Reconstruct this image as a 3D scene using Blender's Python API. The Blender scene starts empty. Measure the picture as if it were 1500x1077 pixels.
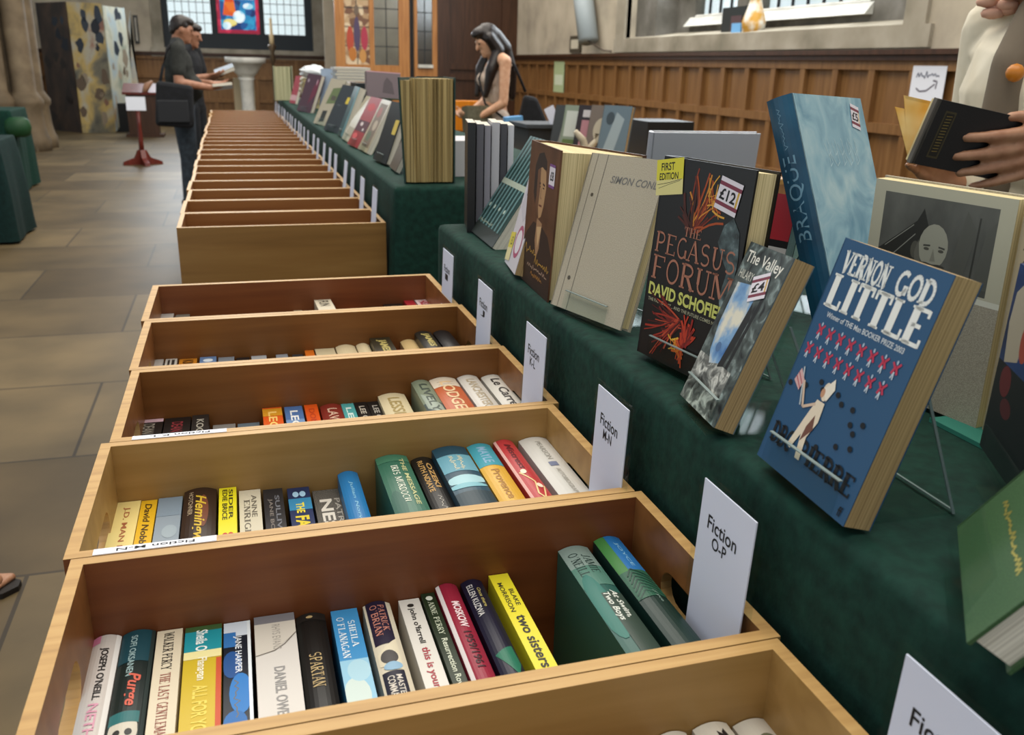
import bpy, bmesh, math, random
from mathutils import Vector, Matrix, Euler
PI = math.pi
random.seed(7)
C = bpy.context.scene.collection
SC = bpy.context.scene

# ---------------------------------------------------------------- camera, world, light, exposure
FPX, YAW, PITCH, ROLL = 1300.0, .302, .3271, .0257
EYE = Vector((0, 0, 1.35))
def cam_axes():
    cy, sy, cp, sp = math.cos(YAW), math.sin(YAW), math.cos(PITCH), math.sin(PITCH)
    f = Vector((sy*cp, cy*cp, -sp)); r = Vector((cy, -sy, 0)); u = r.cross(f)
    c, s = math.cos(ROLL), math.sin(ROLL)
    return r*c+u*s, u*c-r*s, f
AX_R, AX_U, AX_F = cam_axes()
cd = bpy.data.cameras.new('camera'); cam = bpy.data.objects.new('camera', cd); C.objects.link(cam)
m = Matrix((AX_R, AX_U, -AX_F)).transposed().to_4x4(); m.translation = EYE
cam.matrix_world = m
cd.sensor_width = 36; cd.sensor_fit = 'HORIZONTAL'; cd.lens = FPX/1500*36
cd.clip_start = .02; cd.clip_end = 200
cd.dof.use_dof = True; cd.dof.focus_distance = 1.05; cd.dof.aperture_fstop = 10
SC.camera = cam
SC.cycles.transparent_max_bounces = 24
SC.view_settings.view_transform = 'Standard'; SC.view_settings.look = 'None'
SC.view_settings.gamma = 1; SC.view_settings.use_curve_mapping = False
SC.view_settings.exposure = 0.0
w = bpy.data.worlds.new('sky'); SC.world = w; w.use_nodes = True
bg = w.node_tree.nodes['Background']; bg.inputs[0].default_value = (.80, .90, 1, 1); bg.inputs[1].default_value = 1
_nt = w.node_tree; _tc = _nt.nodes.new('ShaderNodeTexCoord'); _sx = _nt.nodes.new('ShaderNodeSeparateXYZ'); _rp = _nt.nodes.new('ShaderNodeValToRGB')   # pale sky: bright towards the horizon, dimmer above
_nt.links.new(_tc.outputs['Generated'], _sx.inputs[0]); _nt.links.new(_sx.outputs['Z'], _rp.inputs[0]); _nt.links.new(_rp.outputs[0], bg.inputs[0])
_rp.color_ramp.elements[0].position = .16; _rp.color_ramp.elements[0].color = (.88, .97, 1, 1)
_rp.color_ramp.elements[1].position = .42; _rp.color_ramp.elements[1].color = (.33, .37, .42, 1)
def area(name, loc, rot, sx, sy, power, col=(1, 1, 1)):
    l = bpy.data.lights.new(name, 'AREA'); l.shape = 'RECTANGLE'; l.size = sx; l.size_y = sy; l.energy = power; l.color = col
    o = bpy.data.objects.new(name, l); C.objects.link(o); o.location = loc; o.rotation_euler = rot; return o
area('nave_lamps', (.6, 3.6, 6.2), (0, 0, 0), 5.5, 11, 660, (1, .93, .82))
area('far_fill_light', (1.5, 11.5, 6.0), (0, 0, 0), 5, 6, 330, (1, .92, .8))  # unseen fill added to brighten the far room and its side wall
area('window_light_east', (4.35, 8.0, 3.2), (0, math.radians(60), 0), 2.0, 4.4, 170, (.86, .94, 1))
area('window_light_far', (-.4, 19.6, 3.4), (math.radians(-60), 0, 0), 2.6, 2.0, 170, (.86, .94, 1))

def at(px, py, Y):            # the point on the plane y = Y that the photo shows at a pixel
    d = AX_R*((px-750)/FPX)-AX_U*((py-538.5)/FPX)+AX_F
    return EYE+d*(Y/d.y)
def atx(px, py, X):
    d = AX_R*((px-750)/FPX)-AX_U*((py-538.5)/FPX)+AX_F
    return EYE+d*(X/d.x)

# ---------------------------------------------------------------- materials
def lin(h):
    h = h.lstrip('#'); v = [int(h[i:i+2], 16)/255 for i in (0, 2, 4)]
    return tuple(x/12.92 if x <= .04045 else ((x+.055)/1.055)**2.4 for x in v)+(1,)
MATS = {}
def new(name):
    m = bpy.data.materials.new(name); m.use_nodes = True; nt = m.node_tree
    return m, nt, nt.nodes['Principled BSDF']
def P(h, rough=.45, metal=0, spec=.4):            # plain printed / painted colour
    k = ('p', h, rough, metal)
    if k not in MATS:
        m, nt, b = new('print_'+h.lstrip('#')); b.inputs['Base Color'].default_value = lin(h)
        b.inputs['Roughness'].default_value = rough; b.inputs['Metallic'].default_value = metal
        b.inputs['Specular IOR Level'].default_value = spec
        MATS[k] = m
    return MATS[k]
def N(name, stops, scale=(1, 1, 1), nscale=5, detail=4, rough=.6, bump=0, kind='noise', dist=0, rvar=0, coord='Object', metal=0, spec=.4):
    """procedural material: a noise/wave/voronoi field through a colour ramp"""
    k = ('n', name)
    if k in MATS: return MATS[k]
    m, nt, b = new(name); L = nt.links
    tc = nt.nodes.new('ShaderNodeTexCoord'); mp = nt.nodes.new('ShaderNodeMapping'); mp.inputs['Scale'].default_value = scale
    L.new(tc.outputs[coord], mp.inputs[0])
    if kind == 'noise':
        t = nt.nodes.new('ShaderNodeTexNoise'); t.inputs['Scale'].default_value = nscale; t.inputs['Detail'].default_value = detail
        t.inputs['Distortion'].default_value = dist; out = t.outputs['Fac']
    elif kind == 'wave':
        t = nt.nodes.new('ShaderNodeTexWave'); t.inputs['Scale'].default_value = nscale; t.inputs['Distortion'].default_value = dist
        t.inputs['Detail'].default_value = detail; t.bands_direction = 'X'; out = t.outputs['Fac']
    else:
        t = nt.nodes.new('ShaderNodeTexVoronoi'); t.inputs['Scale'].default_value = nscale; out = t.outputs['Color']
    L.new(mp.outputs[0], t.inputs['Vector'])
    r = nt.nodes.new('ShaderNodeValToRGB'); L.new(out, r.inputs[0])
    el = r.color_ramp.elements
    while len(el) < len(stops): el.new(.5)
    for e, (p, h) in zip(el, stops): e.position = p; e.color = lin(h)
    L.new(r.outputs[0], b.inputs['Base Color'])
    b.inputs['Roughness'].default_value = rough; b.inputs['Metallic'].default_value = metal; b.inputs['Specular IOR Level'].default_value = spec
    if bump:
        bp = nt.nodes.new('ShaderNodeBump'); bp.inputs['Strength'].default_value = bump; bp.inputs['Distance'].default_value = .004
        L.new(t.outputs[0], bp.inputs['Height']); L.new(bp.outputs[0], b.inputs['Normal'])
    MATS[k] = m; return m
def wood(name, a, b_, c, ax=0, rough=.4, f=1.0):
    s = [9*f, 9*f, 9*f]; s[ax] = .6*f
    return N(name, [(.25, a), (.5, b_), (.75, c)], tuple(s), 3.0, 6, rough, .05, dist=.6)
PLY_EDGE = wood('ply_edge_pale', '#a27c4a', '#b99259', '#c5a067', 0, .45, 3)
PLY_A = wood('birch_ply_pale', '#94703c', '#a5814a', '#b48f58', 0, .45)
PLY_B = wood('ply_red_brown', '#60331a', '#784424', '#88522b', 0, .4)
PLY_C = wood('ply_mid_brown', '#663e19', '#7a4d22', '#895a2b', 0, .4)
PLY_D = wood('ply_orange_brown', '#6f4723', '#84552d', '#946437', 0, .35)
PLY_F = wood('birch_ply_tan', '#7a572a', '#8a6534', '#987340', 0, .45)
OAK = wood('oak_panel', '#6b4826', '#7d5832', '#8c673e', 2, .4)
OAK_D = wood('dark_oak', '#2e1c10', '#402717', '#4c3020', 2, .4)
OAK_L = wood('light_oak_door', '#96602f', '#ac743d', '#b9834b', 2, .38)
MAHOG = wood('mahogany', '#4a160e', '#5f2015', '#722a1b', 2, .35)
CLOTH = N('green_cloth', [(.3, '#0f2a23'), (.7, '#163a30')], (1, 1, 1), 60, 3, .85, .25, spec=.2)
CLOTH_B = N('teal_green_cloth', [(.3, '#0b201e'), (.7, '#122c29')], (1, 1, 1), 40, 3, .85, .2, spec=.2)
CLOTH_D = N('black_green_cloth', [(.3, '#0c2a22'), (.7, '#123a2f')], (1, 1, 1), 60, 3, .85, .25, spec=.2)
PLASTER = N('old_plaster', [(.25, '#93897a'), (.5, '#b3a793'), (.75, '#c4b8a4')], (1, 1, 1), 2.2, 8, .9, .1)
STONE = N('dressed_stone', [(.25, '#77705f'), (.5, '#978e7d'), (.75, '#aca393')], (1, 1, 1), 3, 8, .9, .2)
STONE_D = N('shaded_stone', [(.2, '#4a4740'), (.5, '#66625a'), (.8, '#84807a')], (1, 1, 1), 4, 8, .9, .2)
PILLAR = N('pillar_stone', [(.25, '#574a37'), (.5, '#6e5e49'), (.75, '#837259')], (1, 1, 1), 4, 8, .8, .2)
MARBLE = N('pale_marble', [(.3, '#b9b8b0'), (.6, '#d8d6cd')], (1, 1, 1), 5, 5, .4)
WHITE = P('#e4e6ee', .6); PAPER = P('#dfe1ea', .7); CARD = P('#d4d9ea', .6)
BLACK = P('#0e0e10', .5); INK = P('#15151a', .6)
LEAD = P('#23272b', .6)
def pages(name, a, b_, axis, n=420):
    s = [1, 1, 1]; s[axis] = n
    return N(name, [(.35, a), (.65, b_)], tuple(s), 1.3, 1, .85)
PG = {('w', i): pages('pages_white_%d' % i, '#b7b0a0', '#dcd6c6', i) for i in (0, 1, 2)}
PG.update({('t', i): pages('pages_tan_%d' % i, '#8f7750', '#b69a6c', i) for i in (0, 1, 2)})
PG.update({('c', i): pages('pages_cream_%d' % i, '#b8a678', '#dccb9c', i) for i in (0, 1, 2)})
PG[('o', 0)] = pages('old_pages', '#77653d', '#b7a06b', 0, 190)
def acrylic():
    m, nt, b = new('clear_acrylic'); L = nt.links
    out = nt.nodes['Material Output']
    tr = nt.nodes.new('ShaderNodeBsdfTransparent'); tr.inputs[0].default_value = (.93, .96, .95, 1)
    gl = nt.nodes.new('ShaderNodeBsdfGlossy'); gl.inputs['Roughness'].default_value = .08
    fr = nt.nodes.new('ShaderNodeLayerWeight'); fr.inputs[0].default_value = .5
    mr = nt.nodes.new('ShaderNodeMapRange'); mr.inputs[1].default_value = .55; mr.inputs[2].default_value = 1; mr.inputs[3].default_value = .008; mr.inputs[4].default_value = .14
    mx = nt.nodes.new('ShaderNodeMixShader')
    L.new(fr.outputs['Facing'], mr.inputs[0]); L.new(mr.outputs[0], mx.inputs[0]); L.new(tr.outputs[0], mx.inputs[1]); L.new(gl.outputs[0], mx.inputs[2]); L.new(mx.outputs[0], out.inputs[0])
    return m
ACRYL = acrylic()
def pane_mat(name, tint, op=.25):
    m, nt, b = new(name); L = nt.links; out = nt.nodes['Material Output']
    tr = nt.nodes.new('ShaderNodeBsdfTransparent'); tr.inputs[0].default_value = tint
    gl = nt.nodes.new('ShaderNodeBsdfGlossy'); gl.inputs['Roughness'].default_value = .15
    mx = nt.nodes.new('ShaderNodeMixShader'); mx.inputs[0].default_value = op
    L.new(tr.outputs[0], mx.inputs[1]); L.new(gl.outputs[0], mx.inputs[2]); L.new(mx.outputs[0], out.inputs[0]); return m
GLASS = pane_mat('leaded_clear_glass', (.97, 1, 1, 1), .08)
def lit_glass(name, stops, nscale, strength, kind='voronoi'):
    m = N(name, stops, (1, 1, 1), nscale, 3, .3, kind=kind); nt = m.node_tree; b = nt.nodes['Principled BSDF']
    r = [n for n in nt.nodes if n.type == 'VALTORGB'][0]
    nt.links.new(r.outputs[0], b.inputs['Emission Color']); b.inputs['Emission Strength'].default_value = strength; return m
SKIN_A = N('skin_tan', [(.3, '#8d5f45'), (.7, '#a3735a')], (1, 1, 1), 30, 3, .5)
SKIN_B = N('skin_light', [(.3, '#c08d6c'), (.7, '#d3a585')], (1, 1, 1), 30, 3, .5)
SKIN_C = N('skin_hand', [(.3, '#9a6a4e'), (.7, '#b08263')], (1, 1, 1), 40, 3, .45, .1)
HAIR = N('dark_hair', [(.3, '#120d0b'), (.7, '#2b1f1a')], (60, 60, 3), 3, 4, .35)

# ---------------------------------------------------------------- object helpers
def thing(name, label, cat, loc=(0, 0, 0), group=None, M=None):
    o = bpy.data.objects.new(name, None); C.objects.link(o); o.empty_display_size = .05
    if M is not None: o.matrix_world = M
    else: o.location = loc
    o['label'] = label; o['category'] = cat
    if group: o['group'] = group
    return o
def tag(o, label, cat, group=None, kind=None):
    o['label'] = label; o['category'] = cat
    if group: o['group'] = group
    if kind: o['kind'] = kind
    return o
def struct(o, label=None):
    o['kind'] = 'structure'
    if label: o['label'] = label
    return o
def dup(root, M=None, label=None):
    r = root.copy(); C.objects.link(r)
    if M is not None: r.matrix_world = M
    if label: r['label'] = label
    for ch in list(root.children):
        c = ch.copy(); C.objects.link(c); c.parent = r; c.matrix_parent_inverse = ch.matrix_parent_inverse.copy()
        for g in list(ch.children):
            d = g.copy(); C.objects.link(d); d.parent = c; d.matrix_parent_inverse = g.matrix_parent_inverse.copy()
    return r
class MB:
    """collects shapes of one mesh object"""
    def __init__(s): s.v = []; s.f = []; s.m = []; s.mats = []; s.sm = []
    def mi(s, m):
        if m not in s.mats: s.mats.append(m)
        return s.mats.index(m)
    def add(s, vs, fs, m, smooth=False):
        o = len(s.v); s.v += [tuple(v) for v in vs]; i = s.mi(m)
        for f in fs: s.f.append([o+k for k in f]); s.m.append(i); s.sm.append(smooth)
        return s
    def box(s, a, b, m, M=None):
        x0, y0, z0 = a; x1, y1, z1 = b
        vs = [(x0, y0, z0), (x1, y0, z0), (x1, y1, z0), (x0, y1, z0), (x0, y0, z1), (x1, y0, z1), (x1, y1, z1), (x0, y1, z1)]
        if M: vs = [M@Vector(v) for v in vs]
        return s.add(vs, [(3, 2, 1, 0), (4, 5, 6, 7), (0, 1, 5, 4), (1, 2, 6, 5), (2, 3, 7, 6), (3, 0, 4, 7)], m)
    def cbox(s, c, d, m, M=None):
        return s.box([c[i]-d[i]/2 for i in range(3)], [c[i]+d[i]/2 for i in range(3)], m, M)
    def prism(s, pts, n0, n1, m, fn):
        """polygon pts (2-D) swept from n0 to n1; fn(a, b, n) -> point"""
        k = len(pts); vs = [fn(a, b, n0) for a, b in pts]+[fn(a, b, n1) for a, b in pts]
        fs = [tuple(range(k))[::-1], tuple(range(k, 2*k))]+[(i, (i+1) % k, k+(i+1) % k, k+i) for i in range(k)]
        return s.add(vs, fs, m)
    def lathe(s, prof, m, c=(0, 0, 0), n=24, smooth=True):
        vs = []; fs = []
        for r, z in prof:
            for i in range(n): a = 2*PI*i/n; vs.append((c[0]+r*math.cos(a), c[1]+r*math.sin(a), c[2]+z))
        for j in range(len(prof)-1):
            for i in range(n): fs.append((j*n+i, j*n+(i+1) % n, (j+1)*n+(i+1) % n, (j+1)*n+i))
        fs.append(tuple(range(n))[::-1]); fs.append(tuple(range((len(prof)-1)*n, len(prof)*n)))
        return s.add(vs, fs, m, smooth)
    def tube(s, pts, r, m, n=8):
        vs = []; fs = []; pts = [Vector(p) for p in pts]
        for i, p in enumerate(pts):
            t = (pts[min(i+1, len(pts)-1)]-pts[max(i-1, 0)]).normalized()
            a = t.cross(Vector((0, 0, 1)) if abs(t.z) < .9 else Vector((1, 0, 0))).normalized(); b = t.cross(a)
            rr = r[i] if isinstance(r, (list, tuple)) else r
            for k in range(n): q = 2*PI*k/n; vs.append(p+(a*math.cos(q)+b*math.sin(q))*rr)
        for i in range(len(pts)-1):
            for k in range(n): fs.append((i*n+k, i*n+(k+1) % n, (i+1)*n+(k+1) % n, (i+1)*n+k))
        fs.append(tuple(range(n))[::-1]); fs.append(tuple(range((len(pts)-1)*n, len(pts)*n)))
        return s.add(vs, fs, m, True)
    def build(s, name, parent=None, bevel=0):
        me = bpy.data.meshes.new(name); me.from_pydata(s.v, [], s.f)
        for m in s.mats: me.materials.append(m)
        for p, i, sm in zip(me.polygons, s.m, s.sm): p.material_index = i; p.use_smooth = sm
        me.update(); o = bpy.data.objects.new(name, me); C.objects.link(o)
        if parent: o.parent = parent
        if bevel:
            b = o.modifiers.new('bevel', 'BEVEL'); b.width = bevel; b.segments = 2; b.limit_method = 'ANGLE'
        return o
# ---------------------------------------------------------------- lettering and flat printed art
TXT = {}
def text_poly(txt, bold=0, shear=0):
    k = (txt, bold, shear)
    if k not in TXT:
        c = bpy.data.curves.new('lettering', 'FONT'); c.body = txt; c.resolution_u = 3; c.offset = bold; c.shear = shear; c.align_x = 'CENTER'
        c.space_line = .95
        o = bpy.data.objects.new('lettering', c); C.objects.link(o)
        dg = bpy.context.evaluated_depsgraph_get(); dg.update()
        me = bpy.data.meshes.new_from_object(o.evaluated_get(dg))
        vs = [(v.co.x, v.co.y) for v in me.vertices]; fs = [tuple(p.vertices) for p in me.polygons]
        bpy.data.objects.remove(o); bpy.data.curves.remove(c); bpy.data.meshes.remove(me)
        x0 = min(v[0] for v in vs); x1 = max(v[0] for v in vs); y0 = min(v[1] for v in vs); y1 = max(v[1] for v in vs)
        TXT[k] = ([((x-x0)/(x1-x0), (y-y0)/(y1-y0)) for x, y in vs], fs)
    return TXT[k]
def arc(cx, cy, rx, ry, a0, a1, n=9):
    return [(cx+rx*math.cos(math.radians(a0+(a1-a0)*i/n)), cy+ry*math.sin(math.radians(a0+(a1-a0)*i/n))) for i in range(n+1)]
# slab-serif capitals: (weight, points); serif feet are added at the ends that meet the base or the cap line
GL = {
 'A': [('t', [(.08, 0), (.5, 1)]), ('T', [(.5, 1), (.92, 0)]), ('b', [(.25, .36), (.75, .36)])],
 'B': [('T', [(.2, 0), (.2, 1)]), ('c', [(.2, .97)]+arc(.5, .76, .32, .21, 90, -90)+[(.2, .53)]), ('c', [(.5, .53)]+arc(.55, .28, .36, .25, 90, -90)+[(.2, .03)])],
 'C': [('c', arc(.52, .5, .42, .47, 50, 310, 14))], 'D': [('T', [(.2, 0), (.2, 1)]), ('c', [(.2, .97)]+arc(.45, .5, .45, .47, 90, -90)+[(.2, .03)])],
 'E': [('T', [(.22, 0), (.22, 1)]), ('b', [(.1, .96), (.85, .96)]), ('b', [(.2, .52), (.68, .52)]), ('b', [(.1, .04), (.9, .04)]), ('v', [(.86, .8), (.86, 1)]), ('v', [(.9, 0), (.9, .22)])],
 'F': [('T', [(.22, 0), (.22, 1)]), ('b', [(.1, .96), (.88, .96)]), ('b', [(.2, .52), (.68, .52)]), ('v', [(.88, .78), (.88, 1)])],
 'G': [('c', arc(.52, .5, .42, .47, 50, 340, 14)), ('T', [(.86, .05), (.86, .45)])],
 'H': [('T', [(.2, 0), (.2, 1)]), ('T', [(.8, 0), (.8, 1)]), ('b', [(.2, .5), (.8, .5)])],
 'I': [('T', [(.5, 0), (.5, 1)])], 'L': [('T', [(.25, 0), (.25, 1)]), ('b', [(.1, .04), (.9, .04)]), ('v', [(.9, 0), (.9, .28)])],
 'M': [('t', [(.12, 0), (.12, 1)]), ('T', [(.14, 1), (.5, .1)]), ('t', [(.5, .1), (.86, 1)]), ('T', [(.88, 0), (.88, 1)])],
 'N': [('t', [(.16, 0), (.16, 1)]), ('T', [(.16, 1), (.84, 0)]), ('t', [(.84, 0), (.84, 1)])],
 'O': [('c', arc(.5, .5, .4, .47, 0, 360, 20))], 'Q': [('c', arc(.5, .5, .4, .47, 0, 360, 20)), ('T', [(.5, .25), (.9, -.12)])],
 'P': [('T', [(.22, 0), (.22, 1)]), ('c', [(.22, .97)]+arc(.5, .72, .36, .25, 90, -90)+[(.22, .47)])],
 'R': [('T', [(.2, 0), (.2, 1)]), ('c', [(.2, .97)]+arc(.48, .74, .34, .23, 90, -90)+[(.2, .51)]), ('T', [(.5, .5), (.9, 0)])],
 'S': [('c', arc(.5, .73, .33, .24, 40, 250, 9)+arc(.5, .27, .35, .25, 70, -140, 9))],
 'T': [('T', [(.5, 0), (.5, 1)]), ('b', [(.06, .96), (.94, .96)]), ('v', [(.08, .74), (.08, 1)]), ('v', [(.92, .74), (.92, 1)])],
 'U': [('T', [(.2, 1), (.2, .35)]), ('c', [(.2, .36)]+arc(.5, .36, .3, .33, 180, 360)), ('t', [(.8, .35), (.8, 1)])],
 'W': [('T', [(.04, 1), (.27, 0)]), ('t', [(.27, 0), (.5, .9)]), ('T', [(.5, .9), (.73, 0)]), ('t', [(.73, 0), (.96, 1)])], 'K': [('T', [(.2, 0), (.2, 1)]), ('t', [(.85, 1), (.25, .42)]), ('T', [(.42, .56), (.9, 0)])],
 'J': [('T', [(.62, .25), (.62, 1)]), ('c', arc(.36, .24, .27, .22, 0, -150))], "'": [('v', [(.5, .75), (.5, 1)])],
 'V': [('T', [(.08, 1), (.5, 0)]), ('t', [(.5, 0), (.92, 1)])], 'Y': [('T', [(.08, 1), (.5, .45)]), ('t', [(.92, 1), (.5, .45)]), ('T', [(.5, .45), (.5, 0)])],
}
def serif_poly(txt, bold=.17):
    k = ('serif', txt, bold)
    if k in TXT: return TXT[k]
    vs = []; fs = []; x = 0.0
    wt = {'T': bold, 't': bold*.45, 'b': bold*.42, 'c': bold*.8, 'v': bold*.35}
    def quad(p, q, w_):
        d = (Vector(q)-Vector(p)); n = Vector((-d.y, d.x)).normalized()*w_/2
        o = len(vs)
        for a in (Vector(p)-n, Vector(q)-n, Vector(q)+n, Vector(p)+n): vs.append((x+a.x*cw, a.y))
        fs.append((o, o+1, o+2, o+3))
    for ch in txt:
        if ch == ' ': x += .4; continue
        cw = .38 if ch in "I'" else (.95 if ch in 'MW' else .72)
        for wgt, pts in GL[ch]:
            if ch == 'I': pts = [(.5, 0), (.5, 1)]
            ww = wt[wgt]/cw if wgt in 'Ttv' else wt[wgt]
            for p, q in zip(pts, pts[1:]):
                steep = abs(q[1]-p[1]) > abs(q[0]-p[0])*.6
                quad(p, q, ww if steep or wgt == 'c' else wt[wgt])
            if wgt in 'Tt':
                for p in (pts[0], pts[-1]):
                    if p[1] in (0, 1) and not (ch in 'AVMN' and p[1] == (1 if ch == 'A' else 0) and p[0] in (.5, .84)):
                        sw = (bold*.9+.12)/cw; yy = .035 if p[1] == 0 else .965
                        quad((p[0]-sw/2-.02, yy), (p[0]+sw/2+.02, yy), .07)
        x += cw+.05
    X = x-.05
    TXT[k] = ([(a/X, b) for a, b in vs], fs); return TXT[k]
def art(mb, fn, spec, W, H, lift=.0002, curved=False):
    """print flat artwork onto a face. fn(u, v, n): u across 0..W, v up 0..H (metres), n lift. Fractions of W and H in spec."""
    k = 0
    def emit(pts, fs, mt):
        if not curved: mb.add([fn(a, b, n) for a, b in pts], fs, mt); return
        from mathutils.geometry import tessellate_polygon
        st = []
        for f in fs:
            if len(f) == 3: st.append([pts[i] for i in f])
            else:
                loop = [Vector((pts[i][0], pts[i][1], 0)) for i in f]
                st += [[(loop[i].x, loop[i].y) for i in t] for t in tessellate_polygon([loop])]
        vs = []; gs = []; lim = W/9
        while st:
            t = st.pop(); e = [(abs(t[i][0]-t[(i+1) % 3][0]), i) for i in range(3)]; d, i = max(e)
            if d > lim:
                a, b, c = t[i], t[(i+1) % 3], t[(i+2) % 3]; mid = ((a[0]+b[0])/2, (a[1]+b[1])/2); st += [[a, mid, c], [mid, b, c]]
            else: o = len(vs); vs += t; gs.append((o, o+1, o+2))
        mb.add([fn(a, b, n) for a, b in vs], gs, mt)
    for it in spec:
        k += 1; n = lift+k*(.00006 if curved else .000005); t = it[0]; mt = {'r': -1, 'p': 2, 'e': 5, 'l': 3}.get(t, 6); mt = it[mt]; mt = P(mt) if isinstance(mt, str) else mt
        if t == 'r':
            _, u0, v0, u1, v1, _ = it; nu = 10 if curved else 1
            mb.add([fn((u0+(u1-u0)*i/nu)*W, v*H, n) for v in (v0, v1) for i in range(nu+1)], [(i, i+1, nu+2+i, nu+1+i) for i in range(nu)], mt)
        elif t == 'p': emit([(min(1, max(0, a))*W, min(1, max(0, b))*H) for a, b in it[1]], [tuple(range(len(it[1])))], mt)
        elif t == 'e':
            _, u, v, ru, rv, _ = it
            emit([(min(1, max(0, u+ru*math.cos(2*PI*i/18)))*W, min(1, max(0, v+rv*math.sin(2*PI*i/18)))*H) for i in range(18)], [tuple(range(18))], mt)
        elif t == 'l':
            _, pts, wd, _ = it
            for p, q in zip(pts, pts[1:]):
                a = Vector((p[0]*W, p[1]*H)); b = Vector((q[0]*W, q[1]*H)); d = (b-a).normalized(); nn = Vector((-d.y, d.x))*wd/2
                emit([(z.x, z.y) for z in (a-nn, b-nn, b+nn, a+nn)], [(0, 1, 2, 3)], mt)
        elif t in ('t', 's'):
            _, txt, u0, v0, u1, v1 = it[:6]; o = it[7] if len(it) > 7 else {}
            vs, fs = serif_poly(txt, o.get('bold', .17)) if t == 's' else text_poly(txt, o.get('bold', .012), o.get('shear', 0))
            rot = o.get('rot')
            if rot == 'down': pv = [((u0+(u1-u0)*b)*W, (v1-(v1-v0)*a)*H) for a, b in vs]   # tops of the letters to the right
            elif rot == 'up': pv = [((u1-(u1-u0)*b)*W, (v0+(v1-v0)*a)*H) for a, b in vs]
            else: pv = [((u0+(u1-u0)*a)*W, (v0+(v1-v0)*b)*H) for a, b in vs]
            emit(pv, fs, mt)
def scrawl(u0, v0, u1, v1, wd, mt, n=14, rot=False, seed=3):
    """an illegible line of small writing"""
    rr = random.Random(seed); pts = []
    for i in range(n+1):
        f = i/n; g = rr.uniform(.3, 1) if i % 2 else rr.uniform(0, .4)
        pts.append((u0+(u1-u0)*g, v1-(v1-v0)*f) if rot else (u0+(u1-u0)*f, v0+(v1-v0)*g))
    return ('l', pts, wd, mt)
def plumes(u, v, ang0, ang1, n, L0, L1, cols, wd, seed=1, bend=.5):
    """feathery strokes fanning out from a point, for printed flames"""
    rr = random.Random(seed); out = []
    for i in range(n):
        a = math.radians(rr.uniform(ang0, ang1)); L = rr.uniform(L0, L1); b = rr.uniform(-bend, bend); pts = []; x, y = u+rr.uniform(-.04, .04), v+rr.uniform(-.03, .03)
        for j in range(5): pts.append((x, y)); x += L/4*math.cos(a)*1.4; y += L/4*math.sin(a); a += b*.4
        out.append(('l', [(min(.98, max(.02, p)), min(.98, max(.02, q))) for p, q in pts], wd*rr.uniform(.5, 1.3), cols[i % len(cols)]))
    return out
# ---------------------------------------------------------------- the setting
def floor_mat():
    m, nt, b = new('stone_slab_floor'); L = nt.links
    tc = nt.nodes.new('ShaderNodeTexCoord'); mp = nt.nodes.new('ShaderNodeMapping'); mp.inputs['Rotation'].default_value = (0, 0, .0)
    L.new(tc.outputs['Object'], mp.inputs[0])
    br = nt.nodes.new('ShaderNodeTexBrick'); L.new(mp.outputs[0], br.inputs['Vector'])
    br.inputs['Scale'].default_value = 1; br.inputs['Brick Width'].default_value = 1.25; br.inputs['Row Height'].default_value = .8
    br.inputs['Mortar Size'].default_value = .006; br.inputs['Color1'].default_value = lin('#544630'); br.inputs['Color2'].default_value = lin('#76664a'); br.inputs['Mortar'].default_value = lin('#443b2e')
    no = nt.nodes.new('ShaderNodeTexNoise'); no.inputs['Scale'].default_value = 2.2; no.inputs['Detail'].default_value = 7; L.new(tc.outputs['Object'], no.inputs['Vector'])
    r = nt.nodes.new('ShaderNodeValToRGB'); r.color_ramp.elements[0].position = .3; r.color_ramp.elements[0].color = (.62, .62, .62, 1); r.color_ramp.elements[1].position = .7; r.color_ramp.elements[1].color = (1.15, 1.12, 1.06, 1)
    L.new(no.outputs['Fac'], r.inputs[0])
    mx = nt.nodes.new('ShaderNodeMix'); mx.data_type = 'RGBA'; mx.blend_type = 'MULTIPLY'; mx.inputs[0].default_value = 1
    L.new(br.outputs['Color'], mx.inputs[6]); L.new(r.outputs[0], mx.inputs[7]); L.new(mx.outputs[2], b.inputs['Base Color'])
    b.inputs['Roughness'].default_value = .42; b.inputs['Specular IOR Level'].default_value = .28
    return m
XW, YF, YD = 4.6, 20.5, 15.0
mb = MB(); mb.box((-9, -4, -.1), (6, 22, 0), floor_mat()); struct(mb.build('floor'), 'stone slab floor')

# right wall with its deep window
g1a, g1b = atx(1020, 20, 5.0), atx(1081, 22, 5.0); g2a, g2b = atx(1113, 22, 5.0), atx(1276, 16, 5.0)
WY0, WY1, WZ0 = 5.62, 10.5, 1.665
mb = MB()
mb.box((XW, -4, 0), (XW+.5, YD+.3, WZ0), PLASTER); mb.box((XW, -4, WZ0), (XW+.5, WY0, 5.2), PLASTER); mb.box((XW, WY1, WZ0), (XW+.5, YD+.3, 5.2), PLASTER)
mb.box((XW, WY0, 4.4), (XW+.5, WY1, 5.2), PLASTER)
struct(mb.build('wall_right'), 'grey plaster wall above oak panelling')
wz = (g1a.z+g2a.z)/2
mb = MB()                                                      # stone dressings
mb.box((XW-.03, WY0-.28, 1.545), (XW+.02, WY1+.3, WZ0+.03), STONE)
mb.prism([(XW-.02, WZ0-.02), (5.0, WZ0-.02), (5.0, WZ0+.1), (XW-.02, WZ0+.034)], WY0, WY1, STONE, lambda a, b, n: (a, n, b))
for y0, y1 in ((WY0-.22, WY0), (WY1, WY1+.26)): mb.box((XW-.03, y0, WZ0+.03), (XW+.05, y1, 4.5), STONE)
for y0, y1, s in ((WY0, WY0+.1, 1), (WY1-.55, WY1, -1)): mb.box((XW+.12, y0, WZ0+.05), (5.0, y1, 4.4), STONE_D)
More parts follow.
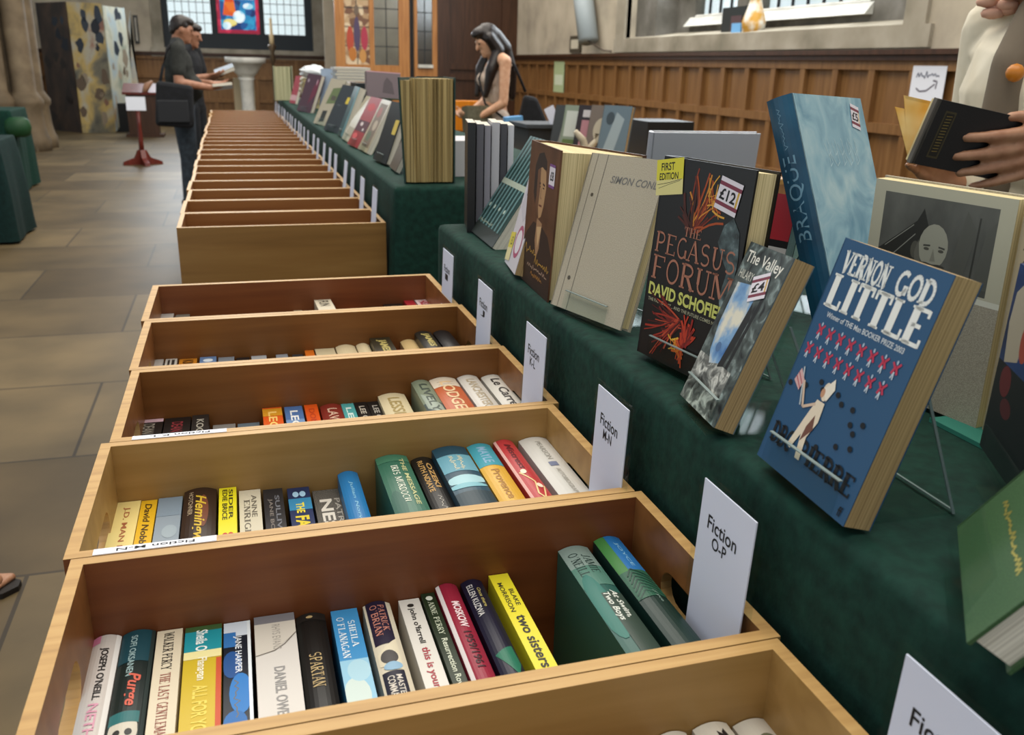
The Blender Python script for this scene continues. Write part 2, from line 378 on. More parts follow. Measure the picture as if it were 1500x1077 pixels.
o = struct(mb.build('trim_1'), 'stone sill and splayed jambs of the side window')
fr = MB()
def pierced(mb, x0, x1, yA, yB, z0, z1, holes, mt):           # wall slab in the y-z plane with upright openings
    ys = sorted(holes); prev = yA
    for a, b, zb in ys:
        mb.box((x0, prev, z0), (x1, a, z1), mt); mb.box((x0, a, z0), (x1, b, zb), mt); prev = b
    mb.box((x0, prev, z0), (x1, yB, z1), mt)
ya, yb = sorted((g1a.y, g1b.y)); yc, yd = sorted((g2a.y, g2b.y))
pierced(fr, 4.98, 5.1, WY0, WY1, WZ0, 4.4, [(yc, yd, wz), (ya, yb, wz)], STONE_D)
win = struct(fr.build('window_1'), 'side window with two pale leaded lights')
pm = MB()
for a, b in ((ya, yb), (yc, yd)): pm.box((5.05, a, wz), (5.056, b, 4.4), GLASS)
pm.build('pane', win)
ld = MB()
for a, b, n in ((ya, yb, 4), (yc, yd, 7)):
    for i in range(1, n): ld.cbox((5.045, a+(b-a)*i/n, (wz+4.4)/2), (.02, .025, 4.4-wz), LEAD)
    for i in range(1, 6): ld.cbox((5.045, (a+b)/2, wz+.42*i), (.016, b-a, .018), LEAD)
ld.build('glazing_bar', win)
sl = MB()
for a, b in ((ya-.12, yb+.1), (yc-.05, yd+.1)):
    sl.prism([(4.9, wz-.1), (5.0, wz-.1), (5.0, wz+.02)], a, b, MARBLE, lambda p, q, n: (p, n, q))
sl.build('sill', win)

def panelling(name, fn, L, label, z_top=1.53, step=.43):
    """oak wainscot along a wall: fn(s, d, z) gives the point s along the wall, d proud of it"""
    mb = MB()
    def bx(s0, s1, d0, d1, z0, z1, mt):
        vs = [fn(s, d, z) for z in (z0, z1) for s, d in ((s0, d0), (s1, d0), (s1, d1), (s0, d1))]
        mb.add(vs, [(3, 2, 1, 0), (4, 5, 6, 7), (0, 1, 5, 4), (1, 2, 6, 5), (2, 3, 7, 6), (3, 0, 4, 7)], mt)
    bx(0, L, 0, .015, 0, z_top-.03, OAK)
    bx(0, L, 0, .11, z_top-.035, z_top, OAK_D); bx(0, L, 0, .085, z_top-.075, z_top-.035, OAK_D); bx(0, L, .012, .060, z_top-.14, z_top-.075, OAK)
    bx(0, L, .012, .060, .95, 1.02, OAK); bx(0, L, .012, .060, .48, .55, OAK); bx(0, L, .012, .064, 0, .14, OAK)
    n = int(L/step)
    for i in range(n+1):
        s = i*L/n
        bx(max(0, s-.035), min(L, s+.035), .012, .056, .1, z_top-.1, OAK)
    return struct(mb.build(name), label)
panelling('trim_2', lambda s, d, z: (XW-d, -2+s, z), YD+2, 'oak panelling with dark dado rail on the side wall')
# far wall with a wide leaded window
def atf(px, py): return at(px, py, YF)
wl = atf(238, 40).x; wr = atf(458, 40).x; wzb = atf(340, 72).z-.02
mb = MB()
mb.box((-9, YF, 0), (wl, YF+.5, 5.2), PLASTER); mb.box((wr, YF, 0), (6, YF+.5, 5.2), PLASTER); mb.box((wl, YF, 0), (wr, YF+.5, wzb), PLASTER); mb.box((wl, YF, 4.2), (wr, YF+.5, 5.2), PLASTER)
struct(mb.build('wall_far'), 'plaster end wall behind the font')
mb = MB()
mb.box((wl-.25, YF-.08, wzb-.16), (wr+.35, YF+.1, wzb+.02), STONE)
mb.box((wl-.2, YF-.05, wzb), (wl, YF+.05, 4.3), STONE); mb.box((wr, YF-.05, wzb), (wr+.25, YF+.05, 4.3), STONE)
struct(mb.build('trim_3'), 'stone sill under the end window')
fr = MB(); FR = P('#2b3238', .6)
lights = [(atf(247, 40).x, atf(310, 40).x, atf(280, 48).z), (atf(319, 40).x, atf(381, 40).x, atf(350, 49).z), (atf(388, 40).x, atf(448, 40).x, atf(420, 51).z)]
prev = wl
for a, b, z in lights:
    fr.box((prev, YF+.12, wzb), (a, YF+.3, 4.2), FR); fr.box((a, YF+.12, wzb), (b, YF+.3, z), FR); prev = b
fr.box((prev, YF+.12, wzb), (wr, YF+.3, 4.2), FR)
w2 = struct(fr.build('window_2'), 'end window of three lights in dark frames')
pm = MB()
for k in (0, 2): a, b, z = lights[k]; pm.box((a, YF+.2, z), (b, YF+.21, 4.2), GLASS)
pm.build('pane', w2)
ld = MB()
for k in (0, 2):
    a, b, z = lights[k]
    for i in range(1, 6): ld.cbox((a+(b-a)*i/6, YF+.19, (z+4.2)/2), (.012, .016, 4.2-z), LEAD)
    for i in range(1, 14): ld.cbox(((a+b)/2, YF+.19, z+.2*i), (b-a, .016, .012), LEAD)
ld.build('glazing_bar', w2)
a, b, z = lights[1]; W_, H_ = b-a, 1.5
sg = MB(); BL = lit_glass('blue_stained_glass', [(.2, '#0b2d6b'), (.5, '#1565b0'), (.8, '#2aa0cf')], 9, .55); RD = lit_glass('red_stained_glass', [(.3, '#a3123a'), (.7, '#d42a52')], 6, .5)
OR = lit_glass('orange_stained_glass', [(.3, '#d8480c'), (.7, '#f07a1c')], 8, .6); YE = lit_glass('yellow_stained_glass', [(.3, '#cfb43a'), (.7, '#efe08a')], 8, .6); WH = lit_glass('white_stained_glass', [(.3, '#9fd5ea'), (.7, '#e6f4f8')], 8, .7)
sg.box((a, YF+.2, z), (b, YF+.21, 4.2), RD)
art(sg, lambda u, v, n: (a+u, YF+.2-n*4, z+v), [('r', .08, .05, .92, 1, BL), ('p', [(.14, .24), (.46, .22), (.42, .42), (.34, .62), (.26, .62), (.2, .42)], OR), ('e', .52, .22, .14, .08, WH), ('e', .3, .14, .16, .05, YE),
    ('e', .22, .1, .1, .05, WH), ('r', .4, .45, .9, .5, WH), ('r', .4, .55, .7, .59, WH), ('r', .12, .66, .8, .74, YE), ('r', .76, .52, .9, .7, YE), ('e', .75, .36, .12, .04, WH)], W_, H_, .001)
sg.build('stained_glass', w2)
def farpanel(s, d, z): return (-4.5+s, YF-d, z)
panelling('trim_4', farpanel, 4.5+atf(491, 60).x, 'oak panelling on the end wall', 1.46, .75)
o = MB(); a = atf(194, 22); b = atf(203, 64)
o.box((a.x, YF-.03, b.z), (b.x+.03, YF, a.z), P('#3a3a38')); o.box((a.x+.03, YF-.04, b.z+.05), (b.x, YF-.03, a.z-.05), P('#b7b0a2'))
tag(o.build('wall_notice'), 'narrow framed notice on the end wall left of the window', 'notice')

# timber lobby with glazed doors, across the corner
dx = lambda px: at(px, 60, YD).x
zt = 3.0
mb = MB(); mb.box((dx(640), YD, 0), (XW, YD+.08, 5.0), OAK_D)
for x0, x1 in ((dx(640), dx(658)), (dx(734), XW)): mb.box((x0, YD-.05, 0), (x1, YD, 5.0), OAK_D)
for z in (.3, 1.12, 1.28): mb.box((dx(658), YD-.04, z), (dx(734), YD, z+.09), OAK_D)
mb.box((dx(600), YD+.06, 0), (dx(606.5), YD+.12, 5.0), P('#171110'))  # near-black strip, paints the shade of the gap between the doors
struct(mb.build('wall_back'), 'dark oak screen beside the glazed doors')
mb = MB(); mb.prism([(dx(491)+.02, YD+.05), (dx(491)+.1, YD+.05), (2.45, YF), (2.38, YF)], 0, 5, OAK_D, lambda x, y, q: (x, y, q)); mb.box((dx(640), YD+.08, 0), (dx(640)+.06, YF, 5), OAK_D); mb.box((dx(491), YD+1.7, 0), (dx(640), YD+1.76, 5), PLASTER)
struct(mb.build('wall_left'), 'inner walls of the timber lobby')
def glazed_door(nm, pxs, zb, label, stained):
    x0, x1 = dx(pxs[0]), dx(pxs[-1]); f = MB()
    f.box((x0, YD-.03, 0), (x1, YD+.03, zb), OAK_L); xs = [dx(p) for p in pxs]
    for i in range(0, len(xs), 2): f.box((xs[i], YD-.03, zb), (xs[i+1], YD+.03, zt), OAK_L)
    f.box((x0+.06, YD-.045, .15), (x1-.06, YD-.03, zb-.25), OAK_L)
    d = struct(f.build(nm), label)
    for k, i in enumerate(range(1, len(xs)-1, 2)):
        p = MB(); a, b = xs[i], xs[i+1]; p.box((a, YD-.004, zb), (b, YD+.004, zt), stained[k] if stained[k] else GLASS)
        for q in range(1, 6): p.cbox(((a+b)/2, YD, zb+.28*q), (b-a, .014, .014), LEAD)
        p.cbox(((a+b)/2, YD, (zb+zt)/2), (.014, .014, zt-zb), LEAD)
        if stained[k]:
            art(p, lambda u, v, n: (a+u, YD-.006-n*4, zb+v), [('e', .5, .35, .13, .2, P('#4d3f5c')), ('e', .22, .28, .14, .16, P('#b0452f')), ('e', .8, .3, .14, .14, P('#a83248')), ('r', .1, .74, .9, .8, P('#c9b98b')),
                ('e', .3, .12, .16, .08, P('#b5702c')), ('e', .72, .1, .14, .08, P('#c08a4a')), ('e', .5, .62, .1, .06, P('#6b5a4b'))], b-a, 1.3, .001)
        p.build('door_pane', d)
    return d
SGL = lit_glass('muted_stained_glass', [(.2, '#6b4a35'), (.5, '#a88a66'), (.8, '#c9b596')], 11, .16)
d1 = glazed_door('door_1', (491, 505, 541, 548, 584, 599.5), at(545, 95, YD).z, 'light oak door with two leaded panes', [SGL, None])
h = MB(); h.cbox((dx(594), YD-.06, 1.05), (.03, .05, .16), P('#8a6a30', .3, 1)); h.build('door_handle', d1)
d2 = glazed_door('door_2', (606.5, 611, 633, 640), at(620, 100, YD).z, 'narrow oak door with one tall leaded pane', [None])
h = MB(); h.cbox((dx(622), YD-.06, at(620, 97, YD).z), (.24, .06, .05), MARBLE); h.build('pale_ledge', d2)

# clustered stone pillar
pb = MB(); cx0, cy0 = -3.28, 15.2
def shaft(mb, x, y, r, br):
    mb.lathe([(br*1.12, 0), (br*1.12, .16), (br, .22), (br*.9, .34), (br*.84, .6), (br, .66), (br, .71), (r*1.15, .8), (r, .84), (r, 5.0)], PILLAR, (x, y, 0), 20)
for x, y, r, b in ((cx0+.42, cy0-.25, .16, .24), (cx0+.12, cy0-.42, .12, .2), (cx0-.25, cy0-.5, .2, .28), (cx0-.6, cy0-.3, .15, .22), (cx0-.05, cy0+.1, .42, .5), (cx0+.45, cy0+.25, .14, .22)): shaft(pb, x, y, r, b)
pb.box((cx0-.9, cy0-.5, 0), (cx0+.55, cy0+.6, .1), PILLAR)
o = pb.build('pillar'); struct(o, 'clustered stone pillar with moulded base')
mb = MB(); mb.box((-9, 17.6, 0), (-4.0, 17.8, 5), OAK_D); struct(mb.build('wall_side'), 'dark timber partition behind the pillar')
# painted folding screen
SCR = [N('painted_dark', [(.3, '#1c1815'), (.5, '#3d2c20'), (.7, '#5a4532')], (1, 1, .7), 2.5, 6, .6, dist=.3),
       N('painted_abstract', [(.3, '#20272f'), (.42, '#6f6a58'), (.5, '#b39a5c'), (.58, '#a9a493'), (.66, '#8e5f4a'), (.75, '#46525e')], (1, 1, .7), 2.1, 10, .55, dist=.4),
       N('painted_bright', [(.28, '#6f7f72'), (.45, '#c2bfa8'), (.6, '#a7b6b8'), (.75, '#b08a52')], (1.2, 1.2, .7), 2.6, 10, .5, dist=.4),
       N('painted_banner', [(.25, '#c79a4d'), (.45, '#dcd2bc'), (.6, '#b9c4c9'), (.8, '#c98a5a')], (1.5, 1.5, .7), 2.6, 9, .5, dist=.4)]
pts = [at(66, 100, 19.2), at(109, 100, 18.4), at(159, 100, 18.5), at(190, 100, 19.2)]
scr = thing('folding_screen', 'tall folding screen covered in abstract painting behind the pillar', 'screen', (pts[1].x, pts[1].y, 0))
oz = Vector((pts[1].x, pts[1].y, 0))
for i in range(3):
    p, q = pts[i], pts[i+1]; d = (q-p); d.z = 0; d.normalize(); n = Vector((d.y, -d.x, 0))*.02
    mb = MB(); zt_ = at((66+109)/2, 3, 18.6).z if i < 2 else at(172, 10, 18.8).z; z0 = 0 if i < 2 else .02
    P0 = Vector((p.x, p.y, 0))-oz; Q0 = Vector((q.x, q.y, 0))-oz
    zq = 0 if i < 2 else .55
    vs = [P0+n, Q0+n, Q0-n, P0-n]
    V = [v+Vector((0, 0, z)) for v, z in zip(vs, (z0, zq, zq, z0))]+[v+Vector((0, 0, zt_)) for v in vs]
    mb.add(V, [(3, 2, 1, 0), (4, 5, 6, 7), (0, 1, 5, 4), (1, 2, 6, 5), (2, 3, 7, 6), (3, 0, 4, 7)], SCR[i])
    rr = random.Random(20+i); Wp = (Q0-P0).length
    for q in range(16):
        u, v, top = rr.uniform(.1, .9), rr.uniform(.1, .95), 0; r_ = rr.uniform(.05, .16)
        colr = rr.choice(['#141b26', '#1d2733', '#2a3440']) if v > .66 else rr.choice(['#8a7c68', '#5a4a3a', '#a3927c', '#7a5a48'] if i else ['#2a1f18', '#3a2a20'])
        poly = [(u+r_*rr.uniform(.5, 1.2)*math.cos(a_*.7), v+.5*r_*rr.uniform(.5, 1.2)*math.sin(a_*.7)) for a_ in range(9)]
        if zq == 0 or v > .3: art(mb, lambda a, b, n_: P0+d*a+n*(1+n_*40)+Vector((0, 0, b)), [('p', poly, P(colr, .6))], Wp, zt_, .002)
    mb.build('screen_panel', scr)
ft = MB(); P0 = Vector((pts[2].x, pts[2].y, 0))-oz; Q0 = Vector((pts[3].x, pts[3].y, 0))-oz
ft.box((P0.x, P0.y+.1, 0), (Q0.x+.15, Q0.y+.1, .52), P('#141516')); ft.build('screen_foot', scr)
bn = thing('painted_banner', 'narrow pale painted panel standing right of the folding screen', 'panel', (at(192, 90, 19.6).x, 19.6, 0))
a = at(181, 18, 19.6)-bn.location; b = at(203, 124, 19.6)-bn.location
mb = MB(); V = [(a.x, 0, b.z), (b.x, 0, b.z), (b.x-.08, 0, a.z-.25), (a.x+.12, 0, a.z+.03)]
mb.add(V+[(x, y+.03, z) for x, y, z in V], [(0, 1, 2, 3), (7, 6, 5, 4), (0, 4, 5, 1), (1, 5, 6, 2), (2, 6, 7, 3), (3, 7, 4, 0)], SCR[3]); mb.build('board', bn)
mb = MB(); mb.box((a.x+.05, .03, 0), (b.x-.05, .08, b.z+.3), OAK_D); mb.build('stand', bn)

# ---------------------------------------------------------------- tables and cloths
def drape(name, label, x0, x1, y0, y1, zt_, zb, amp, mat_, flare=.0, n=260, seed=1, group=None, r=.012):
    rnd = random.Random(seed); per = []
    Lx, Ly = x1-x0, y1-y0; T = 2*(Lx+Ly)
    for i in range(n):
        s = T*i/n
        if s < Ly: p, nn = (x0, y1-s), (-1, 0)
        elif s < Ly+Lx: p, nn = (x0+s-Ly, y0), (0, -1)
        elif s < 2*Ly+Lx: p, nn = (x1, y0+s-Ly-Lx), (1, 0)
        else: p, nn = (x1-(s-2*Ly-Lx), y1), (0, 1)
        per.append((p, nn, s))
    ks = [(rnd.uniform(9, 16), rnd.uniform(0, 6), 1), (rnd.uniform(20, 34), rnd.uniform(0, 6), .5)]
    rings = []
    for z, o_, a in ((zt_, -r*2.2, 0), (zt_, -r, 0), (zt_-r*.3, -r*.25, 0), (zt_-r, 0, 0), (zt_-.06, 0, .12), (zt_-.18, 0, .4), (zt_-.4, 0, .75), (zt_-.65, 0, .95), (zb, 0, 1.1)):
        ring = []
        for (px, py), (nx, ny), s in per:
            f = sum(w_*math.sin(k*s+ph) for k, ph, w_ in ks)
            cdist = min(abs(px-x0)+abs(py-y0), abs(px-x0)+abs(py-y1), abs(px-x1)+abs(py-y0), abs(px-x1)+abs(py-y1))
            cf = math.exp(-(cdist/.12)**2)*flare*a
            off = o_+amp*a*f*.5+(amp*a*.8)+cf
            tx = cf*(-1 if px < (x0+x1)/2 else 1) if ny else 0; ty = cf*(-1 if py < (y0+y1)/2 else 1) if nx else 0
            X_, Y_ = px+nx*off+tx*.6, py+ny*off+ty*.6
            if o_ < 0: X_ = min(max(X_, x0-o_), x1+o_); Y_ = min(max(Y_, y0-o_), y1+o_)
            ring.append((X_, Y_, z))
        rings.append(ring)
    mb = MB(); vs = [v for r_ in rings for v in r_]; fs = []
    for j in range(len(rings)-1):
        for i in range(n): fs.append((j*n+i, (j+1)*n+i, (j+1)*n+(i+1) % n, j*n+(i+1) % n))
    mb.add(vs, fs, mat_, True); mb.add([rings[0][i] for i in range(n)][::-1], [tuple(range(n))], mat_, False)
    o = mb.build(name); tag(o, label, 'tablecloth', group); return o
def table(label, x0, x1, y0, y1, zt_, inset=.06):
    t = thing('trestle_table', label, 'table', ((x0+x1)/2, (y0+y1)/2, 0)); hx, hy = (x1-x0)/2, (y1-y0)/2
    mb = MB(); mb.box((-hx, -hy, zt_-.025), (hx, hy, zt_), PLY_A); mb.build('tabletop', t)
    for sx in (-1, 1):
        for sy in (-1, 1):
            l = MB(); l.cbox((sx*(hx-inset), sy*(hy-inset), (zt_-.025)/2), (.04, .04, zt_-.025), P('#3a3a3c', .4)); l.build('leg', t)
    return t
TZ = 1.018
TX = .418
NEAR = (TX, 1.16, -.35, 1.914); FAR = (TX+.010, 1.16, 2.53, 9.1)
table('table under the near green cloth of display books', NEAR[0]+.02, NEAR[1]-.02, NEAR[2]+.02, NEAR[3]-.02, TZ-.006)
table('table under the far green cloth of display books', FAR[0]+.02, FAR[1]-.02, FAR[2]+.02, FAR[3]-.02, TZ-.006)
near_cloth = drape('tablecloth', 'dark green cloth under the large blue and black display books', *NEAR, TZ, .02, .006, CLOTH, 0, 420, 3)
far_cloth = drape('tablecloth', 'dark green cloth under the far line of display books', *FAR, TZ, .02, .006, CLOTH, .03, 420, 5)
RIM, CH, CW, CD = .909, .222, .575, .2735
X0 = -.1755
table('low table carrying the near row of wooden crates', X0+.03, X0+CW-.01, .22, 1.92, RIM-CH)
table('low table carrying the far row of wooden crates', X0+.04, X0+CW-.01, 2.60, 8.75, RIM-CH)
# left-hand tables
table('table under the green cloth at the left, nearest the crates', -3.3, -1.66, 7.42, 7.95, .74)
drape('tablecloth', 'teal green cloth hanging to the floor with a white sheet on top', -3.32, -1.64, 7.4, 7.97, .75, .02, .03, CLOTH_B, .05, 160, 9)
o = MB(); o.box((-2.1, 7.45, .7505), (-1.70, 7.62, .7545), PAPER); tag(o.build('paper_sheet'), 'white paper sheet on the teal green cloth at left', 'paper')
table('table under the green cloth at the foot of the pillar', -3.8, -2.12, 10.2, 10.9, .80)
drape('tablecloth', 'dark green cloth on the table at the foot of the pillar', -3.82, -2.10, 10.18, 10.92, .815, .02, .02, CLOTH_D, .02, 160, 13)
o = MB(); o.lathe([(.07, 0), (.11, .02), (.125, .09), (.11, .16), (.07, .19)], P('#123f1d', .6), (-2.06, 10.22, .56), 18); tag(o.build('cushion'), 'round bright green bundle at the cloth corner below the pillar', 'bundle')
# ---------------------------------------------------------------- wooden crates
def crate_parts(root, mats, W, D, H, label_strip=False):
    pf, pb, ps = mats; t = .012
    o = MB(); o.box((0, 0, 0), (W, t, H-.0005), pf); o.box((0, 0, H-.0005), (W, t, H), PLY_EDGE); o.build('front_panel', root)
    o = MB(); o.box((0, D-t, 0), (W, D, H-.0005), pb); o.box((0, D-t, H-.0005), (W, D, H), PLY_EDGE); o.build('back_panel', root)
    o = MB(); o.box((t, t, 0), (W-t, D-t, .008), ps); o.build('bottom_panel', root)
    for x in (0, W-t):
        o = MB(); y0, y1 = t, D-t; cy, cz, hl, hr = D/2, H-.062, .032, .02
        hole = [(cy+hl+hr*math.cos(a), cz+hr*math.sin(a)) for a in [math.radians(-90+180*i/8) for i in range(9)]]+[(cy-hl-hr*math.cos(a), cz-hr*math.sin(a)) for a in [math.radians(-90+180*i/8) for i in range(9)]]
        k = len(hole); out = []
        for i, (y, z) in enumerate(hole):               # project the hole outline onto the panel outline
            dy, dz = y-cy, z-cz; s = min(((y1-cy)/dy if dy > 0 else (y0-cy)/dy) if abs(dy) > 1e-6 else 9, ((H-cz)/dz if dz > 0 else (0-cz)/dz) if abs(dz) > 1e-6 else 9)
            out.append((cy+dy*s, cz+dz*s))
        for cyc, czc in ((y0, 0), (y1, 0), (y0, H), (y1, H)):
            j = min(range(k), key=lambda i: (out[i][0]-cyc)**2+(out[i][1]-czc)**2); out[j] = (cyc, czc)
        vs = [(x, y, z) for y, z in hole]+[(x, y, z) for y, z in out]+[(x+t, y, z) for y, z in hole]+[(x+t, y, z) for y, z in out]; fs = []; fe = []
        for i in range(k):
            j = (i+1) % k
            fs += [(i, j, k+j, k+i), (2*k+j, 2*k+i, 3*k+i, 3*k+j)]; fe += [(j, i, 2*k+i, 2*k+j)]
            (fe if abs(out[i][1]-H)+abs(out[j][1]-H) < 1e-5 else fs).append((k+i, k+j, 3*k+j, 3*k+i))
        o.add(vs, fs, ps); o.add(vs, fe, PLY_EDGE); o.build('side_panel', root)
    if label_strip:
        o = MB(); o.box((.025, -.0006+.001, H), (.135, t-.001, H+.0008), WHITE)
        art(o, lambda u, v, n: (.13-u, t-.002-v, H+.0008+n), [('t', label_strip, .15, .2, .85, .8, INK)], .1, t-.003); o.build('label_strip', root)
ORD = ['first', 'second', 'third', 'fourth', 'fifth', 'sixth', 'seventh', 'eighth', 'ninth', 'tenth', 'eleventh', 'twelfth', 'thirteenth', 'fourteenth', 'fifteenth', 'sixteenth', 'seventeenth', 'eighteenth', 'nineteenth', 'twentieth', 'twenty-first', 'twenty-second', 'twenty-third', 'twenty-fourth']
Y0, DP = .5294, .275
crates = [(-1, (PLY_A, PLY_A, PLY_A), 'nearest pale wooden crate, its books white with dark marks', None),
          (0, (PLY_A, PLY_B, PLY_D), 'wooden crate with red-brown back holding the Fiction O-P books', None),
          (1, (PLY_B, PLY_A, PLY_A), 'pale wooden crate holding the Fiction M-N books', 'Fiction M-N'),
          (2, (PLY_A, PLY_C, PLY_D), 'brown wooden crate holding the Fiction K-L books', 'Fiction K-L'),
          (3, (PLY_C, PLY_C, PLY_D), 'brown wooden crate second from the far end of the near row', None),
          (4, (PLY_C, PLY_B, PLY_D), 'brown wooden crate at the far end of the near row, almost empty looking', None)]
crates[-1] = (4, (PLY_C, PLY_B, PLY_D), 'brown wooden crate at the far end of the near row', None)
SK = [0, .004, -.003, .006, .002, -.004]
for (k, mats, lab, strip), sk in zip(crates, SK):
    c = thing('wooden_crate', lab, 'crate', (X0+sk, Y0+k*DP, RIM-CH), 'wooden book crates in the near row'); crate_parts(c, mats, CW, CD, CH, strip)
proto = None; D2 = .259
for k in range(24):
    M = Matrix.Translation((X0+.010+random.uniform(-.006, .006)-k*.0006, 2.582+k*D2, RIM-CH))
    lab = 'wooden book crate, %s from the near end of the far row' % ORD[k]
    if k == 0:
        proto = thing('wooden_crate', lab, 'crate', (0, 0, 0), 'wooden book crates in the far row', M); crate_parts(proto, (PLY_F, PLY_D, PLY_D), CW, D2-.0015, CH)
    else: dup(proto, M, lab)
# upright cards in clear holders
def card(loc, lines, label, group, lean=.13, h=.185, z0=.0):
    M = Matrix.Translation(loc)@Matrix.Rotation(lean, 4, 'Y')
    t = thing('card_holder', label, 'sign', (0, 0, 0), group, M)   # local: Y along the row, Z up, faces -X
    o = MB(); o.box((0, -.006, 0), (.0022, .1, h+.125), ACRYL); o.build('clear_holder', t)
    o = MB(); o.box((-.0012, .003, .12), (0, .09, h+.12), CARD)
    n = len(lines)
    fn = lambda u, v, q: (-.0012-q, .09-u, .12+v)
    if n: art(o, fn, [('t', lines[0], .17, .77, .74, .845, INK, {'bold': .012})]+([('t', lines[1], .30, .69, .58, .755, INK, {'bold': .012})] if n > 1 else []), .087, h)
    o.build('card', t)
    return t
zc = RIM-CH+.009
CARDS = [(-1, ['Fiction'], 'white card at the lower right corner of the view beside the nearest crate'), (0, ['Fiction', 'O-P'], 'white card reading Fiction O-P at the right end of its crate'), (1, ['Fiction', 'M-N'], 'white card reading Fiction M-N at the right end of its crate'),
         (2, ['Fiction', 'K-L'], 'white card reading Fiction K-L at the right end of its crate'), (3, ['Fiction', 'J'], 'white Fiction card at the second crate from the far end of the near row'), (4, ['Fiction', 'I'], 'white Fiction card at the far end of the near crate row')]
CY = [.292, .556, .812, 1.088, 1.362, 1.640]
for (k, ln, lab), y in zip(CARDS, CY): card((X0+CW-.0215, y, zc), ln, lab, 'fiction cards on the near crates', .035)
p0 = None
for k in range(24):
    M = Matrix.Translation((X0+CW-.034-k*.0006, 2.60+k*D2, zc))@Matrix.Rotation(.098+random.uniform(-.03, .02), 4, 'Y')
    lab = 'white card beside the %s crate of the far row' % ORD[k]
    if k == 0: p0 = card((0, 0, 0), [], lab, 'white cards on the far crates'); p0.matrix_world = M
    else: dup(p0, M, lab)

# ---------------------------------------------------------------- books lying spine up in the crates
def spine_book(label, hl, hr, yback, base, spec, hard=False, L=None, width=None, pg='w', group=None, dz=0, yaw=0, pitch=0):
    """hl, hr: photo pixels of the head corners of the spine, on the crate's back plane"""
    a = at(*hl, yback); b = at(*hr, yback); t = max(.009, abs(b.x-a.x)); z = (a.z+b.z)/2
    L = L or (.234 if hard else .198); wd = z-(RIM-CH+.0085)
    M = Matrix.Translation(((a.x+b.x)/2, yback-.001, z))@Matrix.Rotation(yaw, 4, 'Z')@Matrix.Rotation(pitch, 4, 'X')
    k = thing('book', label, 'book', (0, 0, 0), group, M)
    bl = .0045 if hard else .00001; base_m = P(base, .38) if isinstance(base, str) else base
    c = MB(); bt = .0025 if hard else .0007; n = 8; bulge = lambda q: bl*(1-(2*q-1)**2)
    pts = [(-t/2+t*i/n, -bl+bulge(i/n)) for i in range(n+1)]; pin = [(-t/2+bt+(t-2*bt)*i/n, -bl-bt+bulge(i/n)) for i in range(n+1)]
    prof = [(-t/2, -wd)]+pts+[(t/2, -wd), (t/2-bt, -wd)]+pin[::-1]+[(-t/2+bt, -wd)]
    kk = len(prof); vs = [(x, 0, z_) for x, z_ in prof]+[(x, -L, z_) for x, z_ in prof]; fs = [(i, (i+1) % kk, kk+(i+1) % kk, kk+i) for i in range(kk)]
    m_ = n+1
    for o_ in (0, kk):   # end caps as strips
        outer = [o_+i for i in range(0, n+3)]; inner = [o_+kk-1]+[o_+kk-2-i for i in range(n+1)]+[o_+n+3]
        for i in range(len(outer)-1): fs.append((outer[i], outer[i+1], inner[i+1], inner[i]))
    c.add(vs, fs, base_m)
    fn = lambda u, v, q: (-t/2+u, -(L-v), -bl+bulge(u/t)+q)     # u across the spine from the left, v from foot to head
    art(c, fn, spec, t, L, .0003, hard); c.build('cover', k)
    p = MB(); ins = .004 if hard else .0004
    p.box((-t/2+bt, -L+ins, -wd+(ins if hard else .0003)), (t/2-bt, -ins, -bl-bt-.0005), PG[(pg, 0)]); p.build('page_block', k)
    return k
D = {'rot': 'down'}; DB = {'rot': 'down', 'bold': .03}; SD = {'rot': 'down'}
def T(s, u0, v0, u1, v1, c, b=.012, sh=0): return ('t', s, u0, v0, u1, v1, c, {'rot': 'down', 'bold': b, 'shear': sh})
def S_(s, u0, v0, u1, v1, c, b=.17): return ('s', s, u0, v0, u1, v1, c, {'rot': 'down', 'bold': b})
G1 = 'books in the Fiction O-P crate'; Y1 = Y0+DP-.0135
